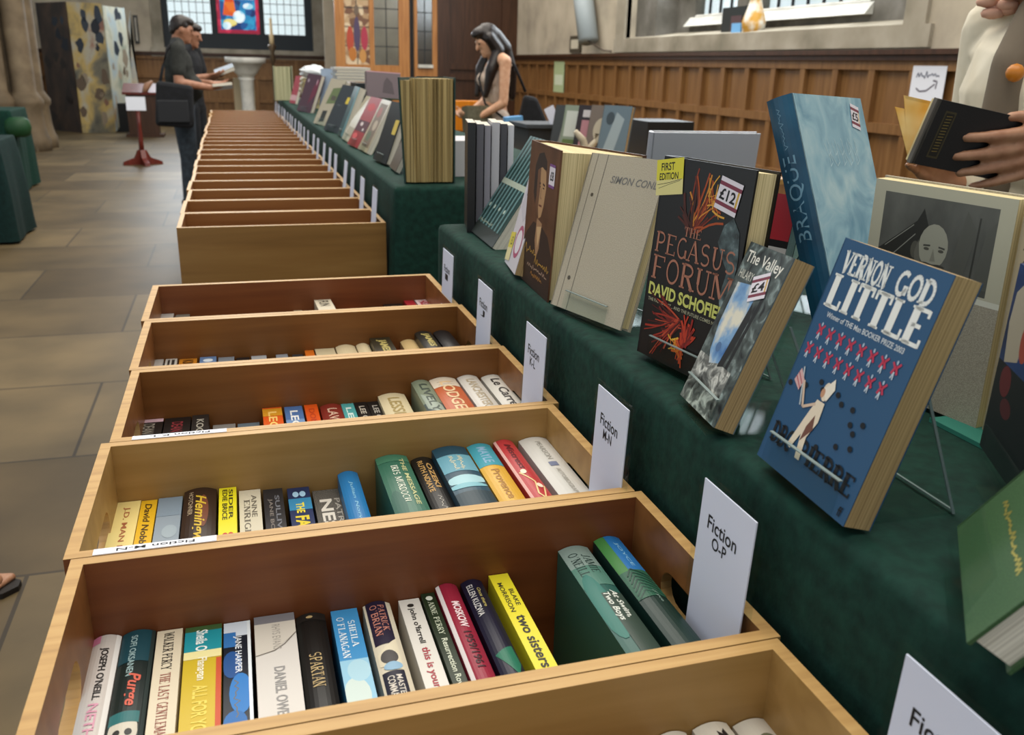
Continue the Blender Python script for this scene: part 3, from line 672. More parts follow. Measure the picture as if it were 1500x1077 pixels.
B1 = [
 ('thin brown book against the left end of the Fiction O-P crate', (121, 957), (134, 953), '#6b4a35', [('r', .1, .96, .9, 1, '#cfc4b4')], 0, 'w'),
 ('white book with black and pink lettering at the left of the O-P crate', (137, 932), (178, 926), '#cdc6c0', [('r', 0, .93, .3, 1, '#cf7fa0'), ('r', .84, 0, 1, 1, '#e9e6e2'), T("JOSEPH O'NEILL", .34, .45, .68, .88, '#23201f', .02), T('NETHERLAND', .34, .0, .68, .42, '#d79ab0', .02)], 1, 'w'),
 ('black and teal book with red title and face on its spine', (180, 925), (228, 919), '#12211f', [('r', 0, .72, .9, 1, '#14414c'), T('SOFI OKSANEN', .3, .60, .5, .95, '#9cb7b8'), T('Purge', .3, .36, .75, .62, '#d0604c', .02, .3), ('e', .45, .18, .4, .12, '#c9c3b4'), ('r', .04, .24, .85, .32, '#27696b'), ('e', .3, .17, .1, .02, '#2a2a28'), ('e', .62, .17, .1, .02, '#2a2a28'), ('r', .9, 0, 1, 1, '#22302e')], 1, 'w'),
 ('cream paperback with black and red spine lettering in the O-P crate', (231, 925), (268, 919), '#d8ccb2', [S_('WALKER PERCY', .3, .63, .68, .97, '#1d1a18', .15), S_('THE LAST GENTLEMAN', .3, .08, .68, .60, '#8e3f32', .15)], 0, 'w'),
 ('paperback with teal head and yellow spine in the O-P crate', (272, 919), (325, 914), '#c9ad26', [('r', 0, .93, 1, 1, '#3c5a30'), ('r', 0, .74, 1, .95, '#1b8f9c'), ('r', 0, .69, 1, .76, '#e9dfa0'), ('r', .86, 0, 1, .68, '#c4502c'), T('Sheila O', .3, .76, .62, .96, '#eef3ee', .02), T('Flanagan', .3, .50, .62, .70, '#f0ecd2', .02), T('ALL FOR YOU', .28, .05, .66, .46, '#e5cf5a', .02)], 0, 'w'),
 ('white edged paperback with black and blue spine beside the teal and yellow one', (328, 915), (366, 907), '#111a26', [('r', 0, .86, .9, 1, '#cfd8e2'), ('r', 0, .76, .45, .9, '#2f6fb0'), ('e', .3, .6, .35, .1, '#1d4f8d'), ('e', .6, .35, .4, .14, '#2a78c0'), ('e', .4, .12, .4, .08, '#2368ac'), ('r', .88, 0, 1, 1, '#dfe6ea'), T('JANE HARPER', .35, .52, .66, .86, '#e3e8ec', .015), scrawl(.35, .16, .6, .46, .001, '#6c6a60', 12, True)], 0, 'w'),
 ('wide white paperback with grey head and torn paper line', (372, 907), (430, 894), '#cfcac3', [('r', 0, .92, 1, 1, '#77757a'), ('p', [(0, .62), (.5, .66), (1, .8), (1, .92), (0, .92)], '#c9c2b6'), ('l', [(0, .62), (.45, .65), (.7, .7), (1, .8)], .0012, '#6e675e'), T('RHYS EVANS', .42, .66, .62, .9, '#9b958c'), T('DANIEL OWEN', .4, .06, .66, .5, '#8e8c8a', .02)], 0, 'w'),
 ('black book with one gold word on its spine', (433, 902), (475, 893), '#141311', [('r', 0, .93, 1, 1, '#1e1b18'), ('e', .45, .96, .12, .01, '#b9a070'), S_('SPARTAN', .28, .33, .66, .62, '#b8a070', .15)], 1, 'w'),
 ('sky blue paperback with white lettering and pale clouds', (484, 899), (522, 886), '#3d8cc2', [('r', 0, .0, 1, .5, '#8fc0d8'), ('e', .4, .2, .45, .12, '#c6d6d0'), ('e', .6, .4, .4, .08, '#a5cbd9'), S_('SHEILA', .56, .62, .8, .88, '#e8f2f4', .15), S_("O'FLANAGAN", .16, .52, .42, .92, '#e8f2f4', .15)], 0, 'w'),
 ('navy and cream book with a painted ship across its spine', (531, 886), (570, 875), '#d2c9b2', [('r', .08, .58, .82, 1, '#1f1830'), ('r', .08, 0, .82, .34, '#181a2c'), ('p', [(.08, .5), (.82, .62), (.82, .34), (.08, .4)], '#d9cfb4'), ('e', .45, .46, .3, .05, '#4d4a48'), ('e', .5, .38, .32, .03, '#8cb0c8'), S_('PATRICK', .5, .7, .72, .96, '#b97a6a'), S_("O'BRIAN", .2, .66, .44, .96, '#b97a6a'), T('MASTER &', .5, .06, .7, .3, '#cfc8bc'), T('COMMANDER', .2, .02, .44, .3, '#cfc8bc')], 1, 'w'),
 ('white paperback with black and red lower case lettering', (583, 882), (613, 873), '#d6d2c9', [('e', .5, .93, .16, .015, '#26231f'), T("john o'farrell", .3, .54, .66, .9, '#26221f', .02), T('this is your life', .26, .02, .7, .5, '#a33c46', .025)], 0, 'w'),
 ('dark green slim paperback between the white and crimson ones', (616, 874), (635, 863), '#1d2c18', [('e', .5, .94, .26, .02, '#cfd4c6'), S_('ANNE PERRY', .3, .56, .7, .9, '#c4ccb4', .15), T('Resurrection Row', .3, .08, .72, .52, '#c8cdb8', .02)], 0, 'w'),
 ('crimson book with white edge and black lettering', (637, 856), (668, 852), '#8e2036', [('r', 0, 0, .16, 1, '#d9d2d0'), T('MOSKOW', .4, .54, .76, .8, '#e8cfd0', .03), T('1959/1961', .4, .18, .76, .5, '#3a0d18', .02)], 1, 'w'),
 ('navy hardback with a green leaf shape near the foot', (674, 850), (705, 846), '#14142a', [('p', [(.1, .26), (.9, .32), (.95, .16), (.7, .06)], '#1d6a52'), T('ELLEN KUZWA', .15, .62, .42, .94, '#c9c7c4'), T('Once there', .55, .7, .72, .9, '#b7a860')], 1, 'w'),
 ('bright yellow paperback with black lettering in the O-P crate', (715, 846), (743, 836), '#dccf2c', [T('BLAKE', .62, .64, .84, .82, '#3a3720'), T('MORRISON', .22, .58, .46, .9, '#3a3720'), T('two sisters', .3, .04, .78, .54, '#2a2718', .025)], 0, 'w'),
 ('thick grey-green hardback leaning in the O-P crate', (817, 802), (860, 797), '#2d5a52', [('r', 0, .78, 1, 1, '#7d9089'), ('r', 0, .58, 1, .78, '#4f7a6c'), ('e', .25, .4, .3, .25, '#2b6f64'), ('r', .35, .0, 1, .5, '#35453c'), S_('JAMIE', .55, .7, .82, .9, '#243a36', .15), S_("O'NEILL", .15, .68, .44, .92, '#243a36', .15), T('At Swim,', .62, .26, .84, .52, '#d8dcd2', .02, .2), T('Two Boys', .34, .24, .58, .5, '#d8dcd2', .02, .2)], 1, 'w'),
 ('blue and green hardback with carved ripples at the right of the O-P crate', (869, 790), (906, 781), '#17302a', [('r', 0, .62, .4, 1, '#3d7a3c'), ('r', .36, .62, 1, 1, '#1f6aa8'), ('r', 0, .36, 1, .62, '#255a44'), T('JOYCE', .56, .66, .72, .92, '#7fb0cf'), T('Joyce', .62, .3, .76, .42, '#7f968c')]+[('l', [(.05+.02*i, .36+.035*i), (.4, .42+.035*i), (.95, .34+.035*i)], .0016, '#163f33') for i in range(7)], 1, 'w')]
def toward_head(sp, k=.84):
    f = lambda v: 0 if v <= .001 else 1-(1-v)*k; out = []
    for it in sp:
        it = list(it)
        if it[0] in 'r': it[2], it[4] = f(it[2]), f(it[4])
        elif it[0] in 'ts': it[3], it[5] = f(it[3]), f(it[5])
        elif it[0] == 'e': it[2] = f(it[2])
        elif it[0] in 'pl': it[1] = [(a, f(b)) for a, b in it[1]]
        out.append(tuple(it))
    return out
for lab, hl, hr, base, spec, hard, pg in B1:
    spec = toward_head(spec)
    spine_book(lab, hl, hr, Y1, base, spec, bool(hard), pg=pg, group=G1, L=.22 if 'blue and green' in lab or 'thick' in lab else (.205 if hard else .198))
G2 = 'books in the Fiction M-N crate'; Y2 = Y0+2*DP-.0135
B2 = [
 ('cream to yellow paperback at the left of the M-N crate', (170, 736), (207, 733), '#e3cf86', [('r', 0, 0, 1, .35, '#dcae3c'), T('J.D. MAN BLANK', .36, .1, .64, .92, '#a5633c', .015)], 0),
 ('golden yellow paperback second in the M-N crate', (208, 734), (231, 731), '#d9ab1e', [T('David Nobbs', .28, .4, .7, .95, '#4a3510', .02, .15), ('e', .3, .16, .18, .04, '#2b2008'), ('e', .7, .16, .18, .04, '#2b2008')], 0),
 ('grey-blue paperback third in the M-N crate', (233, 730), (268, 727), '#8b98a3', [('r', 0, .75, 1, 1, '#7d8d9b'), ('e', .5, .3, .4, .1, '#a3acae'), ('r', .2, .12, .8, .16, '#c8b95a'), ('e', .6, .55, .3, .08, '#98a6ae')], 0),
 ('dark brown hardback with yellow script on a rounded spine', (270, 716), (317, 712), '#2d1d15', [('e', .62, .7, .16, .2, '#6b3a24'), T('Hemingway', .28, .2, .7, .9, '#c9a92e', .02, .35), T('HOTCHNER', .16, .66, .3, .95, '#a8957a')], 1),
 ('yellow paperback with a red heart in the M-N crate', (321, 715), (346, 713), '#ddd21f', [T('EDIE BRICE', .2, .56, .48, .97, '#3a3610', .02), T('SIDER', .56, .56, .8, .97, '#3a3610', .02), ('e', .36, .34, .2, .06, '#b8301e'), ('e', .66, .34, .2, .06, '#b8301e'), ('p', [(.18, .34), (.84, .34), (.5, .2)], '#b8301e')], 0),
 ('cream paperback beside the yellow one in the M-N crate', (350, 719), (381, 716), '#cdc5ae', [T('ANNE', .56, .62, .8, .92, '#6d675a'), S_('ENRIGHT', .22, .3, .48, .86, '#6d675a'), T('gathering', .5, .06, .72, .34, '#7b7566')], 0),
 ('black and grey paperback in the M-N crate', (385, 718), (413, 714), '#26262a', [T('SULLIVAN', .56, .24, .8, .9, '#6d6f76', .02), T('JANE BOWEN', .2, .2, .44, .86, '#77706a', .02)], 0),
 ('paperback with blue, yellow and navy spine in the M-N crate', (420, 715), (452, 713), '#1f2d54', [('r', 0, .68, 1, .84, '#2f7fa8'), T('THE', .3, .64, .66, .78, '#e2cf3c', .03), T('FAVOUR', .2, .1, .8, .6, '#d8c22e', .04), ('e', .35, .9, .14, .04, '#9fc4dc'), ('e', .66, .9, .14, .04, '#9fc4dc')], 0),
 ('black and white speckled paperback in the M-N crate', (457, 719), (499, 715), N('speckled_print', [(.45, '#25231f'), (.55, '#77726a')], (1, 1, 1), 900, 2, .5), [T('NESS', .18, .34, .6, .86, '#d6d0c4', .03), T('PATRICK', .68, .3, .86, .86, '#b8b2a6')], 0),
 ('plain blue book with rounded spine in the M-N crate', (494, 691), (523, 688), '#1f70a8', [T('Julian Norwich', .4, .2, .6, .85, '#7fb4cf', .01, .15), ('e', .6, .1, .2, .03, '#b9d4dc')], 1),
 ('wide green hardback with white spine lettering', (549, 669), (595, 663), '#2f6350', [('r', 0, .9, 1, 1, '#3b7158'), S_('IRIS MURDOCH', .36, .34, .56, .84, '#d8dccb', .15), T('THE MESSAGE', .68, .3, .82, .94, '#b7b885', .02), ('e', .2, .3, .2, .2, '#27584a')], 1),
 ('black hardback with gold lettering next to the green one', (601, 671), (632, 667), '#191715', [T('RUTH NDIAYE', .2, .5, .44, .94, '#b08a50', .03), T('OZEKI', .54, .55, .78, .9, '#b08a50', .03), scrawl(.4, .08, .64, .44, .0008, '#a9a49a', 16, True)], 1),
 ('wide hardback with a stormy teal seascape on its spine', (632, 656), (680, 650), '#1d4456', [('r', 0, .62, 1, .86, '#5f97a8'), ('e', .5, .5, .6, .06, '#9cc4cb'), ('e', .4, .42, .6, .03, '#79b0bb'), ('r', 0, 0, 1, .34, '#16313c'), scrawl(.3, .64, .5, .84, .001, '#d6cfae', 18, True), scrawl(.52, .64, .72, .84, .001, '#d6cfae', 18, True, 5)], 1),
 ('hardback with turquoise head and golden yellow spine', (683, 652), (717, 647), '#d0a137', [('r', 0, .66, 1, 1, '#3b93a3'), T('MAYLE', .3, .7, .7, .94, '#86a8c4', .02), T('Provence', .34, .2, .66, .6, '#a5742c', .02), ('e', .5, .06, .4, .05, '#a8562c')], 1),
 ('red hardback with cream blossom branches on its spine', (722, 645), (750, 642), '#b23438', [('r', 0, 0, .12, 1, '#d9a9a0'), T('Mistress', .36, .54, .68, .92, '#5c1018', .02, .2), ('l', [(.2, .5), (.6, .35), (.4, .2), (.8, .04)], .002, '#e0c48a'), ('e', .4, .5, .14, .03, '#ecd9c0'), ('e', .7, .3, .14, .03, '#ecd9c0'), ('l', [(.9, .3), (.5, .1)], .002, '#e0c48a')], 1),
 ('white hardback at the right end of the M-N crate', (759, 642), (800, 638), '#c9c7c0', [T('PEARSON', .44, .64, .62, .92, '#9a978e'), ('r', .36, .54, .64, .6, '#6f7791'), T('AUTOBIOGRAPHY', .44, .1, .58, .5, '#aaa69c')], 1)]
for lab, hl, hr, base, spec, hard in B2: spine_book(lab, hl, hr, Y2, base, spec, bool(hard), group=G2, L=.205 if hard else .195)
G3 = 'books in the Fiction K-L crate'; Y3 = Y0+3*DP-.0135
B3 = [((200, 616), (240, 613), '#1b1715', 0, 'first black paperback at the left of the K-L crate', 'DEAN KOONTZ', '#8a8478'), ((242, 613), (280, 610), '#171413', 0, 'second black paperback from the left in the K-L crate', 'DEAN KOONTZ', '#7d2a30'), ((282, 608), (306, 607), '#24211f', 0, 'narrow black paperback third in the K-L crate', 'KOONTZ', '#a09a8c'),
 ((312, 622), (345, 621), '#8f8b86', 0, 'low grey book in the K-L crate', '', ''), ((348, 620), (380, 619), '#6e7c85', 0, 'low slate blue book in the K-L crate', '', ''), ((384, 598), (412, 596), '#d05214', 0, 'wide orange paperback in the K-L crate', 'LEON', '#e9c06a'), ((416, 596), (442, 595), '#6f8fb8', 0, 'pale blue and white paperback between two orange ones', 'LEON', '#e6e6e2'),
 ((445, 593), (464, 592), '#cf4f12', 0, 'narrow orange paperback in the K-L crate', 'DONNA', '#b23a10'), ((468, 592), (500, 590), '#7d2a20', 1, 'dark red hardback in the K-L crate', 'LAWTON', '#c9a48c'), ((499, 592), (517, 590), '#4c9d9c', 0, 'turquoise paperback in the K-L crate', 'LEVY', '#d4e4de'),
 ((518, 590), (536, 588), '#141313', 0, 'left of two slim black paperbacks in the K-L crate', 'LEE CHILD', '#b8b0a0'), ((537, 589), (555, 587), '#191817', 0, 'right of two slim black paperbacks in the K-L crate', 'LEE CHILD', '#a9a49a'), ((553, 578), (592, 573), '#cfc19c', 1, 'thick cream hardback in the K-L crate', 'LESSING', '#a08c58'),
 ((602, 557), (628, 555), '#77816c', 1, 'grey-green hardback with dark foot in the K-L crate', 'LIVELY', '#39453c'), ((628, 554), (666, 551), '#b2562c', 1, 'wide rust orange hardback with white head', 'LODGE', '#d9b98c'), ((669, 550), (698, 548), '#cbc6bd', 1, 'first white hardback in the K-L crate', 'LANCHESTER', '#a8987c'), ((704, 550), (734, 547), '#d2cec4', 1, 'white hardback with black script at the right of the K-L crate', 'Le Carre', '#2e2a28')]
for hl, hr, base, hard, lab, tx, tc in B3:
    sp = []
    if 'rust' in lab: sp += [('r', 0, .8, 1, 1, '#cfc2ae'), ('l', [(.2, .84), (.8, .84)], .001, '#7a5a40'), ('l', [(.2, .9), (.8, .9)], .001, '#7a5a40')]
    if 'dark foot' in lab: sp += [('r', 0, 0, 1, .5, '#3d4a47'), ('p', [(.1, .7), (.9, .45), (.9, .2), (.1, .4)], '#8f9a8c')]
    if 'first black' in lab: sp += [('r', .3, .93, 1, 1, '#c9a9b4')]
    if 'two orange' in lab: sp += [('r', 0, .7, 1, 1, '#48699b'), ('r', 0, .2, 1, .45, '#c3ccd6')]
    if 'wide orange' in lab: sp += [('r', 0, .8, 1, .97, '#c78a1c')]
    if tx: sp.append(T(tx, .28, .3, .72, .9, tc, .02))
    spine_book(lab, hl, hr, Y3, base, sp, bool(hard), group=G3, L=.205 if hard else .18)
G4 = 'books in the second crate from the far end of the near row'; Y4 = Y0+4*DP-.0135; E4 = ' in the second last near crate'
B4 = [((222, 527), (240, 526), '#a9a5a0', 'grey-white paperback at the left'+E4, 0), ((243, 526), (260, 525), '#b7b3ab', 'white paperback with black bars'+E4, 0), ((263, 526), (289, 525), '#b8741c', 'amber paperback with dark print'+E4, 0), ((293, 523), (317, 522), '#5f7ba3', 'blue and yellow paperback'+E4, 0),
 ((320, 524), (343, 522), '#7b828a', 'slate grey paperback'+E4, 0), ((346, 524), (365, 523), '#1d1b1b', 'black paperback between grey ones'+E4, 0), ((368, 522), (390, 520), '#a5a8ab', 'pale grey paperback with a dark line'+E4, 0), ((404, 520), (421, 518), '#8b9098', 'narrow blue-grey paperback'+E4, 0), ((428, 520), (443, 518), '#33373c', 'narrow charcoal paperback'+E4, 0), ((446, 514), (459, 512), '#c9661a', 'narrow orange paperback'+E4, 0),
 ((461, 511), (489, 510), '#bfb190', 'first of three cream books'+E4, 0), ((491, 506), (519, 503), '#c8b894', 'second of three cream books'+E4, 1), ((521, 504), (540, 501), '#cdbd98', 'third of three cream books'+E4, 1), ((541, 496), (570, 493), '#2b2718', 'black book with gold lettering'+E4, 0), ((574, 513), (587, 511), '#7c1c20', 'low red book'+E4, 0), ((586, 499), (609, 495), '#c6ab78', 'tan book beside the black ones'+E4, 1), ((607, 486), (631, 483), '#22231f', 'black book with white and gold lettering'+E4, 1), ((634, 485), (658, 482), '#1c1d1f', 'black book at the right'+E4, 1)]
for hl, hr, base, lab, hard in B4:
    sp = []
    if 'bars' in lab: sp = [('r', .2, .8, .4, .96, '#2a2826'), ('r', .55, .8, .8, .96, '#2a2826')]
    if 'amber' in lab: sp = [T('KING', .2, .7, .8, .96, '#4a2a08', .03)]
    if 'yellow pa' in lab: sp = [('r', 0, 0, 1, .8, '#c7a53a'), ('e', .5, .88, .3, .05, '#cfd8e0')]
    if 'gold let' in lab: sp = [T('JAMES', .25, .5, .75, .92, '#a89a5a', .04)]
    if 'dark line' in lab: sp = [('r', .2, .86, .8, .88, '#3a3c40')]
    spine_book(lab, hl, hr, Y4, base, sp, bool(hard), group=G4, L=.2 if hard else .18)
Y5 = Y0+5*DP-.0135; E5 = ' in the last near crate'; G5 = 'books in the last crate of the near row'
for hl, hr, base, lab, sp, yw in (((234, 460), (255, 459), '#a39f9a', 'low grey-white paperback'+E5, [], 0), ((258, 461), (278, 460), '#6e6a62', 'low brown-grey paperback'+E5, [], 0), ((430, 455), (442, 454), '#a8987a', 'low buff book'+E5, [], 0), ((460, 442), (484, 436), '#cfc5ae', 'tilted cream paperback standing tallest'+E5, [T('FUN', .2, .7, .8, .95, '#4a463c', .02)], .03),
    ((500, 455), (530, 453), '#a5581c', 'low orange book'+E5, [], 0), ((561, 446), (588, 444), '#1c1614', 'black paperback'+E5, [], 0), ((591, 441), (605, 439), '#9a1f2a', 'red paperback'+E5, [], 0), ((607, 440), (629, 438), '#d8c0c0', 'white and red paperback at the right'+E5, [T('HISLOP', .2, .6, .8, .95, '#a83040', .03)], 0)):
    spine_book(lab, hl, hr, Y5, base, sp, False, group=G5, L=.18, yaw=yw)
G0 = 'white spined books in the nearest crate'; Yb = Y0-.0135
DK = P('#2b2424'); OL = P('#6f7056')
for i, (hl, hr, lab, sp) in enumerate([((958, 1075), (1004, 1066), 'leftmost of three white hardbacks in the nearest crate', [('e', .4, .9, .12, .05, DK), ('e', .66, .92, .12, .05, DK)]), ((1014, 1063), (1064, 1051), 'middle white hardback with two dark marks in the nearest crate', [('p', [(.5, .72), (.62, .93), (.5, .95), (.42, .74)], DK), ('p', [(.7, .72), (.88, .76), (.72, .96), (.62, .94)], DK)]), ((1073, 1057), (1122, 1047), 'rightmost white hardback with olive mark in the nearest crate', [('e', .6, .88, .26, .035, OL), ('e', .5, .82, .16, .03, OL), ('e', .8, .78, .18, .03, OL)])]):
    spine_book(lab, hl, hr, Yb, '#d3cdbf', sp, True, group=G0, L=.21)
# ---------------------------------------------------------------- display books and stands
def pose(pos, a, l, r=0):
    u = Vector((math.cos(a), math.sin(a), 0)); n = Vector((-math.sin(a), math.cos(a), 0)); v = Vector((0, 0, math.cos(l)))+n*math.sin(l)
    u2 = u*math.cos(r)+v*math.sin(r); v2 = v*math.cos(r)-u*math.sin(r); d = -(u2.cross(v2))
    M = Matrix((u2, d, v2)).transposed().to_4x4(); M.translation = Vector(pos); return M
def dbook(label, M, W, H, t, cover, spec=(), spine=None, hard=False, pg='w', group=None, back=None, spread=0, spine_spec=(), cat='book', name='book', stickers=()):
    """closed book: X across the front cover, Z up, Y into the book; the spine is at x = 0"""
    k = thing(name, label, cat, (0, 0, 0), group, M)
    cm = P(cover, .32) if isinstance(cover, str) else cover; sm = P(spine, .35) if isinstance(spine, str) else (spine or cm); bm_ = P(back, .4) if isinstance(back, str) else (back or cm)
    b = .0025 if hard else .0008; o = .003 if hard else .0
    c = MB(); c.box((0, 0, 0), (W, b, H), cm)
    yb = t+spread
    c.add([(0, t-b, 0), (W, yb-b, 0), (W, yb, 0), (0, t, 0), (0, t-b, H), (W, yb-b, H), (W, yb, H), (0, t, H)], [(3, 2, 1, 0), (4, 5, 6, 7), (0, 1, 5, 4), (1, 2, 6, 5), (2, 3, 7, 6), (3, 0, 4, 7)], bm_)
    n = 6; bul = .006 if hard else 0
    pr_ = [(-bul*math.sin(PI*i/n)-.0004, t*i/n) for i in range(n+1)]+[(b, t), (b, 0)]
    c.prism(pr_, 0, H, sm, lambda x, y, q: (x, y, q))
    art(c, lambda u, v, q: (u, -q, v), spec, W, H)
    art(c, lambda u, v, q: (-bul*math.sin(PI*u/t)-.0004-q, t-u, v), spine_spec, t, H)
    cov = c.build('cover', k)
    p = MB(); x1 = W-o-.0005
    p.add([(b, b, o), (x1, b, o), (x1, yb-b, o), (b, t-b, o), (b, b, H-o), (x1, b, H-o), (x1, yb-b, H-o), (b, t-b, H-o)], [(3, 2, 1, 0), (4, 5, 6, 7), (0, 1, 5, 4), (1, 2, 6, 5), (2, 3, 7, 6), (3, 0, 4, 7)], PG[(pg, 1)])
    p.build('page_block', k)
    for nm, sx, sz, w_, h_, rot, base, sp in stickers:
        s = MB(); ca, sa = math.cos(rot), math.sin(rot)
        fn = lambda u, v, q: (sx+u*ca-v*sa, -.0007-q-.004*math.sin(PI*u/w_)*0, sz+u*sa+v*ca)
        art(s, fn, [('r', 0, 0, 1, 1, base)]+sp, w_, h_, .0002); s.build(nm, cov)
    return k
ACR_GLINT = P('#7f8e8c', .25)  # opaque grey for strips that paint bright highlights along the acrylic edges
def stand(label, M, W, t, lean, depth=.11, group='clear acrylic book stands', lip_glint=True):
    """bent clear acrylic easel under the book whose frame is M"""
    a = Vector((M[0][0], M[1][0], 0)).normalized(); n = Vector((-a.y, a.x, 0))
    Mb = Matrix((a, n, Vector((0, 0, 1)))).transposed().to_4x4(); Mb.translation = Vector((M[0][3], M[1][3], TZ))+a*W*.5
    k = thing('book_stand', label, 'stand', (0, 0, 0), group, Mb); hw = min(W*.42, .05); z0 = M[2][3]-TZ-.002
    s, c_ = math.sin(lean), math.cos(lean); T_ = .0025
    zb = max(.001, z0-t*s-.003)
    lip = MB()
    p0 = (-.004+.0*s, z0); tip = (-.004+.028*s, z0+.03)
    lip.prism([(tip[0]-T_, tip[1]), (tip[0], tip[1]), (-.0015, z0), (t*c_+.004, z0-t*s), (t*c_+.004, z0-t*s-T_), (-.004-T_, z0-T_)], -hw, hw, ACRYL, lambda x, y, q: (q, x, y))
    if lip_glint: lip.prism([(tip[0]-T_-.0004, tip[1]-.0006), (tip[0]+.0002, tip[1]-.0006), (tip[0]+.0002, tip[1]+.0004), (tip[0]-T_-.0004, tip[1]+.0004)], -hw, hw, ACR_GLINT, lambda x, y, q: (q, x, y));
    lip.build('ledge', k)
    bk = MB(); x0, y0 = t*c_+.004, z0-t*s; hh = .13
    bk.prism([(x0, y0), (x0+T_, y0), (x0+hh*s+T_, y0+hh*c_), (x0+hh*s, y0+hh*c_)], -hw, hw, ACRYL, lambda x, y, q: (q, x, y)); bk.build('backrest', k)
    lg = MB(); xt, yt = x0+hh*.9*s, y0+hh*.9*c_
    lg.prism([(xt, yt), (xt+T_, yt), (xt+.05+T_, .001), (xt+.05, .001)], -hw, hw, ACRYL, lambda x, y, q: (q, x, y))
    lg.prism([(-.004, .0005), (xt+.05, .0005), (xt+.05, .0028), (-.004, .0028)], -hw, hw, ACRYL, lambda x, y, q: (q, x, y)); 
    for q_ in (-hw-.0006, hw-.0006): lg.prism([(xt, yt), (xt+T_, yt), (xt+.05+T_, .001), (xt+.05, .001)], q_, q_+.0012, ACR_GLINT, lambda x, y, q: (q, x, y))
    lg.prism([(xt+.05, .0028), (xt+.052, .0028), (xt+.052, .0042), (xt+.05, .0042)], -hw, hw, ACR_GLINT, lambda x, y, q: (q, x, y)); lg.build('base', k)
    return k
price = lambda amt: [('r', 0, .74, 1, .86, '#7a3346'), ('r', 0, .14, 1, .26, '#7a3346'), ('r', .86, .26, .94, .74, '#c9a23a'), ('t', amt, .1, .32, .82, .68, INK, {'bold': .03})]
PW = '#dcd6de'
# blue paperback
VB = '#1f4a6e'; RF = '#b52f4a'; CRM = '#d9cbb4'
def crowd(x, y, s):
    L = []
    L.append(('l', [(x-.034*s, y+.022*s), (x, y), (x+.034*s, y+.026*s)], .0019, RF)); L.append(('l', [(x-.022*s, y-.022*s), (x, y+.012*s), (x+.026*s, y-.018*s)], .0021, RF))
    L.append(('l', [(x, y-.012*s), (x-.014*s, y-.04*s)], .0011, '#b9c6d2')); L.append(('l', [(x, y-.012*s), (x+.006*s, y-.042*s)], .0011, '#b9c6d2')); L.append(('e', x, y+.026*s, .008*s, .009*s, '#9fb2c4'))
    return L
sp = [('s', 'VERNON', .08, .865, .52, .955, '#d9dcd8', {'bold': .26, 'slope': 0}), ('s', 'GOD', .60, .865, .92, .955, '#d9dcd8', {'bold': .26}), ('s', 'LITTLE', .05, .715, .97, .855, '#dfe1db', {'bold': .27}),
      ('t', 'Winner of THE Man BOOKER PRIZE 2003', .12, .675, .88, .698, '#c9cfd2')]
for i in range(8): sp += crowd(.12+.108*i, .615, .98); sp += crowd(.08+.108*i, .525, .98)
for u, v in ((.12, .40), (.04, .36), (.2, .385), (.33, .43), (.37, .405), (.52, .42), (.58, .395), (.69, .4), (.72, .345), (.82, .37), (.77, .32), (.8, .265), (.68, .24), (.66, .18), (.52, .19), (.5, .13)): sp.append(('e', u, v, .022, .012, '#04080f'))
sp += [('s', 'DBC', .06, .10, .30, .185, '#04080f', {'bold': .24}), ('s', 'PIERRE', .37, .10, .95, .185, '#04080f', {'bold': .24}), ('t', 'ff', .91, .02, .95, .06, '#04080f'),
       ('p', [(.36, .36), (.44, .36), (.45, .28), (.40, .20), (.42, .10), (.37, .10), (.34, .2), (.29, .12), (.25, .13), (.31, .26)], CRM), ('e', .41, .405, .035, .04, CRM), ('p', [(.38, .41), (.44, .37), (.48, .43), (.45, .47)], '#e0d8c8'), ('e', .385, .395, .02, .02, '#b98a6a'),
       ('p', [(.40, .3), (.43, .24), (.35, .17), (.36, .24)], '#6b4438'), ('l', [(.36, .34), (.25, .30), (.17, .40)], .0025, '#c9b09a'), ('l', [(.22, .3), (.12, .45)], .0018, '#a9b3b8'), ('p', [(.1, .44), (.17, .40), (.15, .35), (.07, .38)], '#c9a2a0'), ('l', [(.09, .42), (.16, .38)], .001, '#a33c46'), ('l', [(.08, .4), (.155, .36)], .001, '#a33c46')]
Mv = pose((.422, .621, 1.031), -1.595, .277, -.025)
dbook('blue paperback with white stencil title and rows of red figures', Mv, .127, .2, .026, VB, sp, group='books displayed on the near table', pg='t')
stand('clear stand under the blue paperback', Mv, .127, .026, .277)
# rocky cover paperback
ROCK = N('printed_rock', [(.3, '#1a1c1e'), (.5, '#6f726e'), (.68, '#cfd0c8')], (1, 1, 1), 75, 6, .35, dist=1.2)
SKY = N('printed_cloud', [(.35, '#3d6ba3'), (.5, '#7aa0c4'), (.62, '#d6d2c0')], (1, 1, 1), 26, 4, .35)
RKD = N('printed_dark_rock', [(.3, '#14161a'), (.55, '#4c5654'), (.75, '#98a8a6')], (1, 1, 1), 60, 6, .35, dist=1)
sp = [('r', 0, 0, 1, 1, RKD), ('r', 0, 0, .84, .3, ROCK), ('p', [(.12, .76), (.5, .78), (.62, .7), (.62, .5), (.5, .3), (.3, .27), (.2, .34), (.12, .5)], SKY), ('p', [(.62, .7), (.72, .6), (.62, .3), (.5, .28)], '#15181a'), ('l', [(.78, .75), (.7, .3)], .006, '#0f1215'),
      ('e', .35, .38, .06, .03, '#4a6a92'), ('t', 'The Valley', .06, .865, .9, .955, '#dedbd0', {'bold': .01}), ('t', 'HILARY', .06, .79, .4, .84, '#b9b8ac')]
Ml = pose((.431, .785, 1.027), -1.738, .367, .036)
dbook('small paperback with rocky mountain cover and a price sticker', Ml, .099, .173, .022, P('#5f7078', .3), sp, group='books displayed on the near table', pg='t',
      stickers=[('price_sticker', .05, .118, .032, .026, .35, PW, price('£4'))])
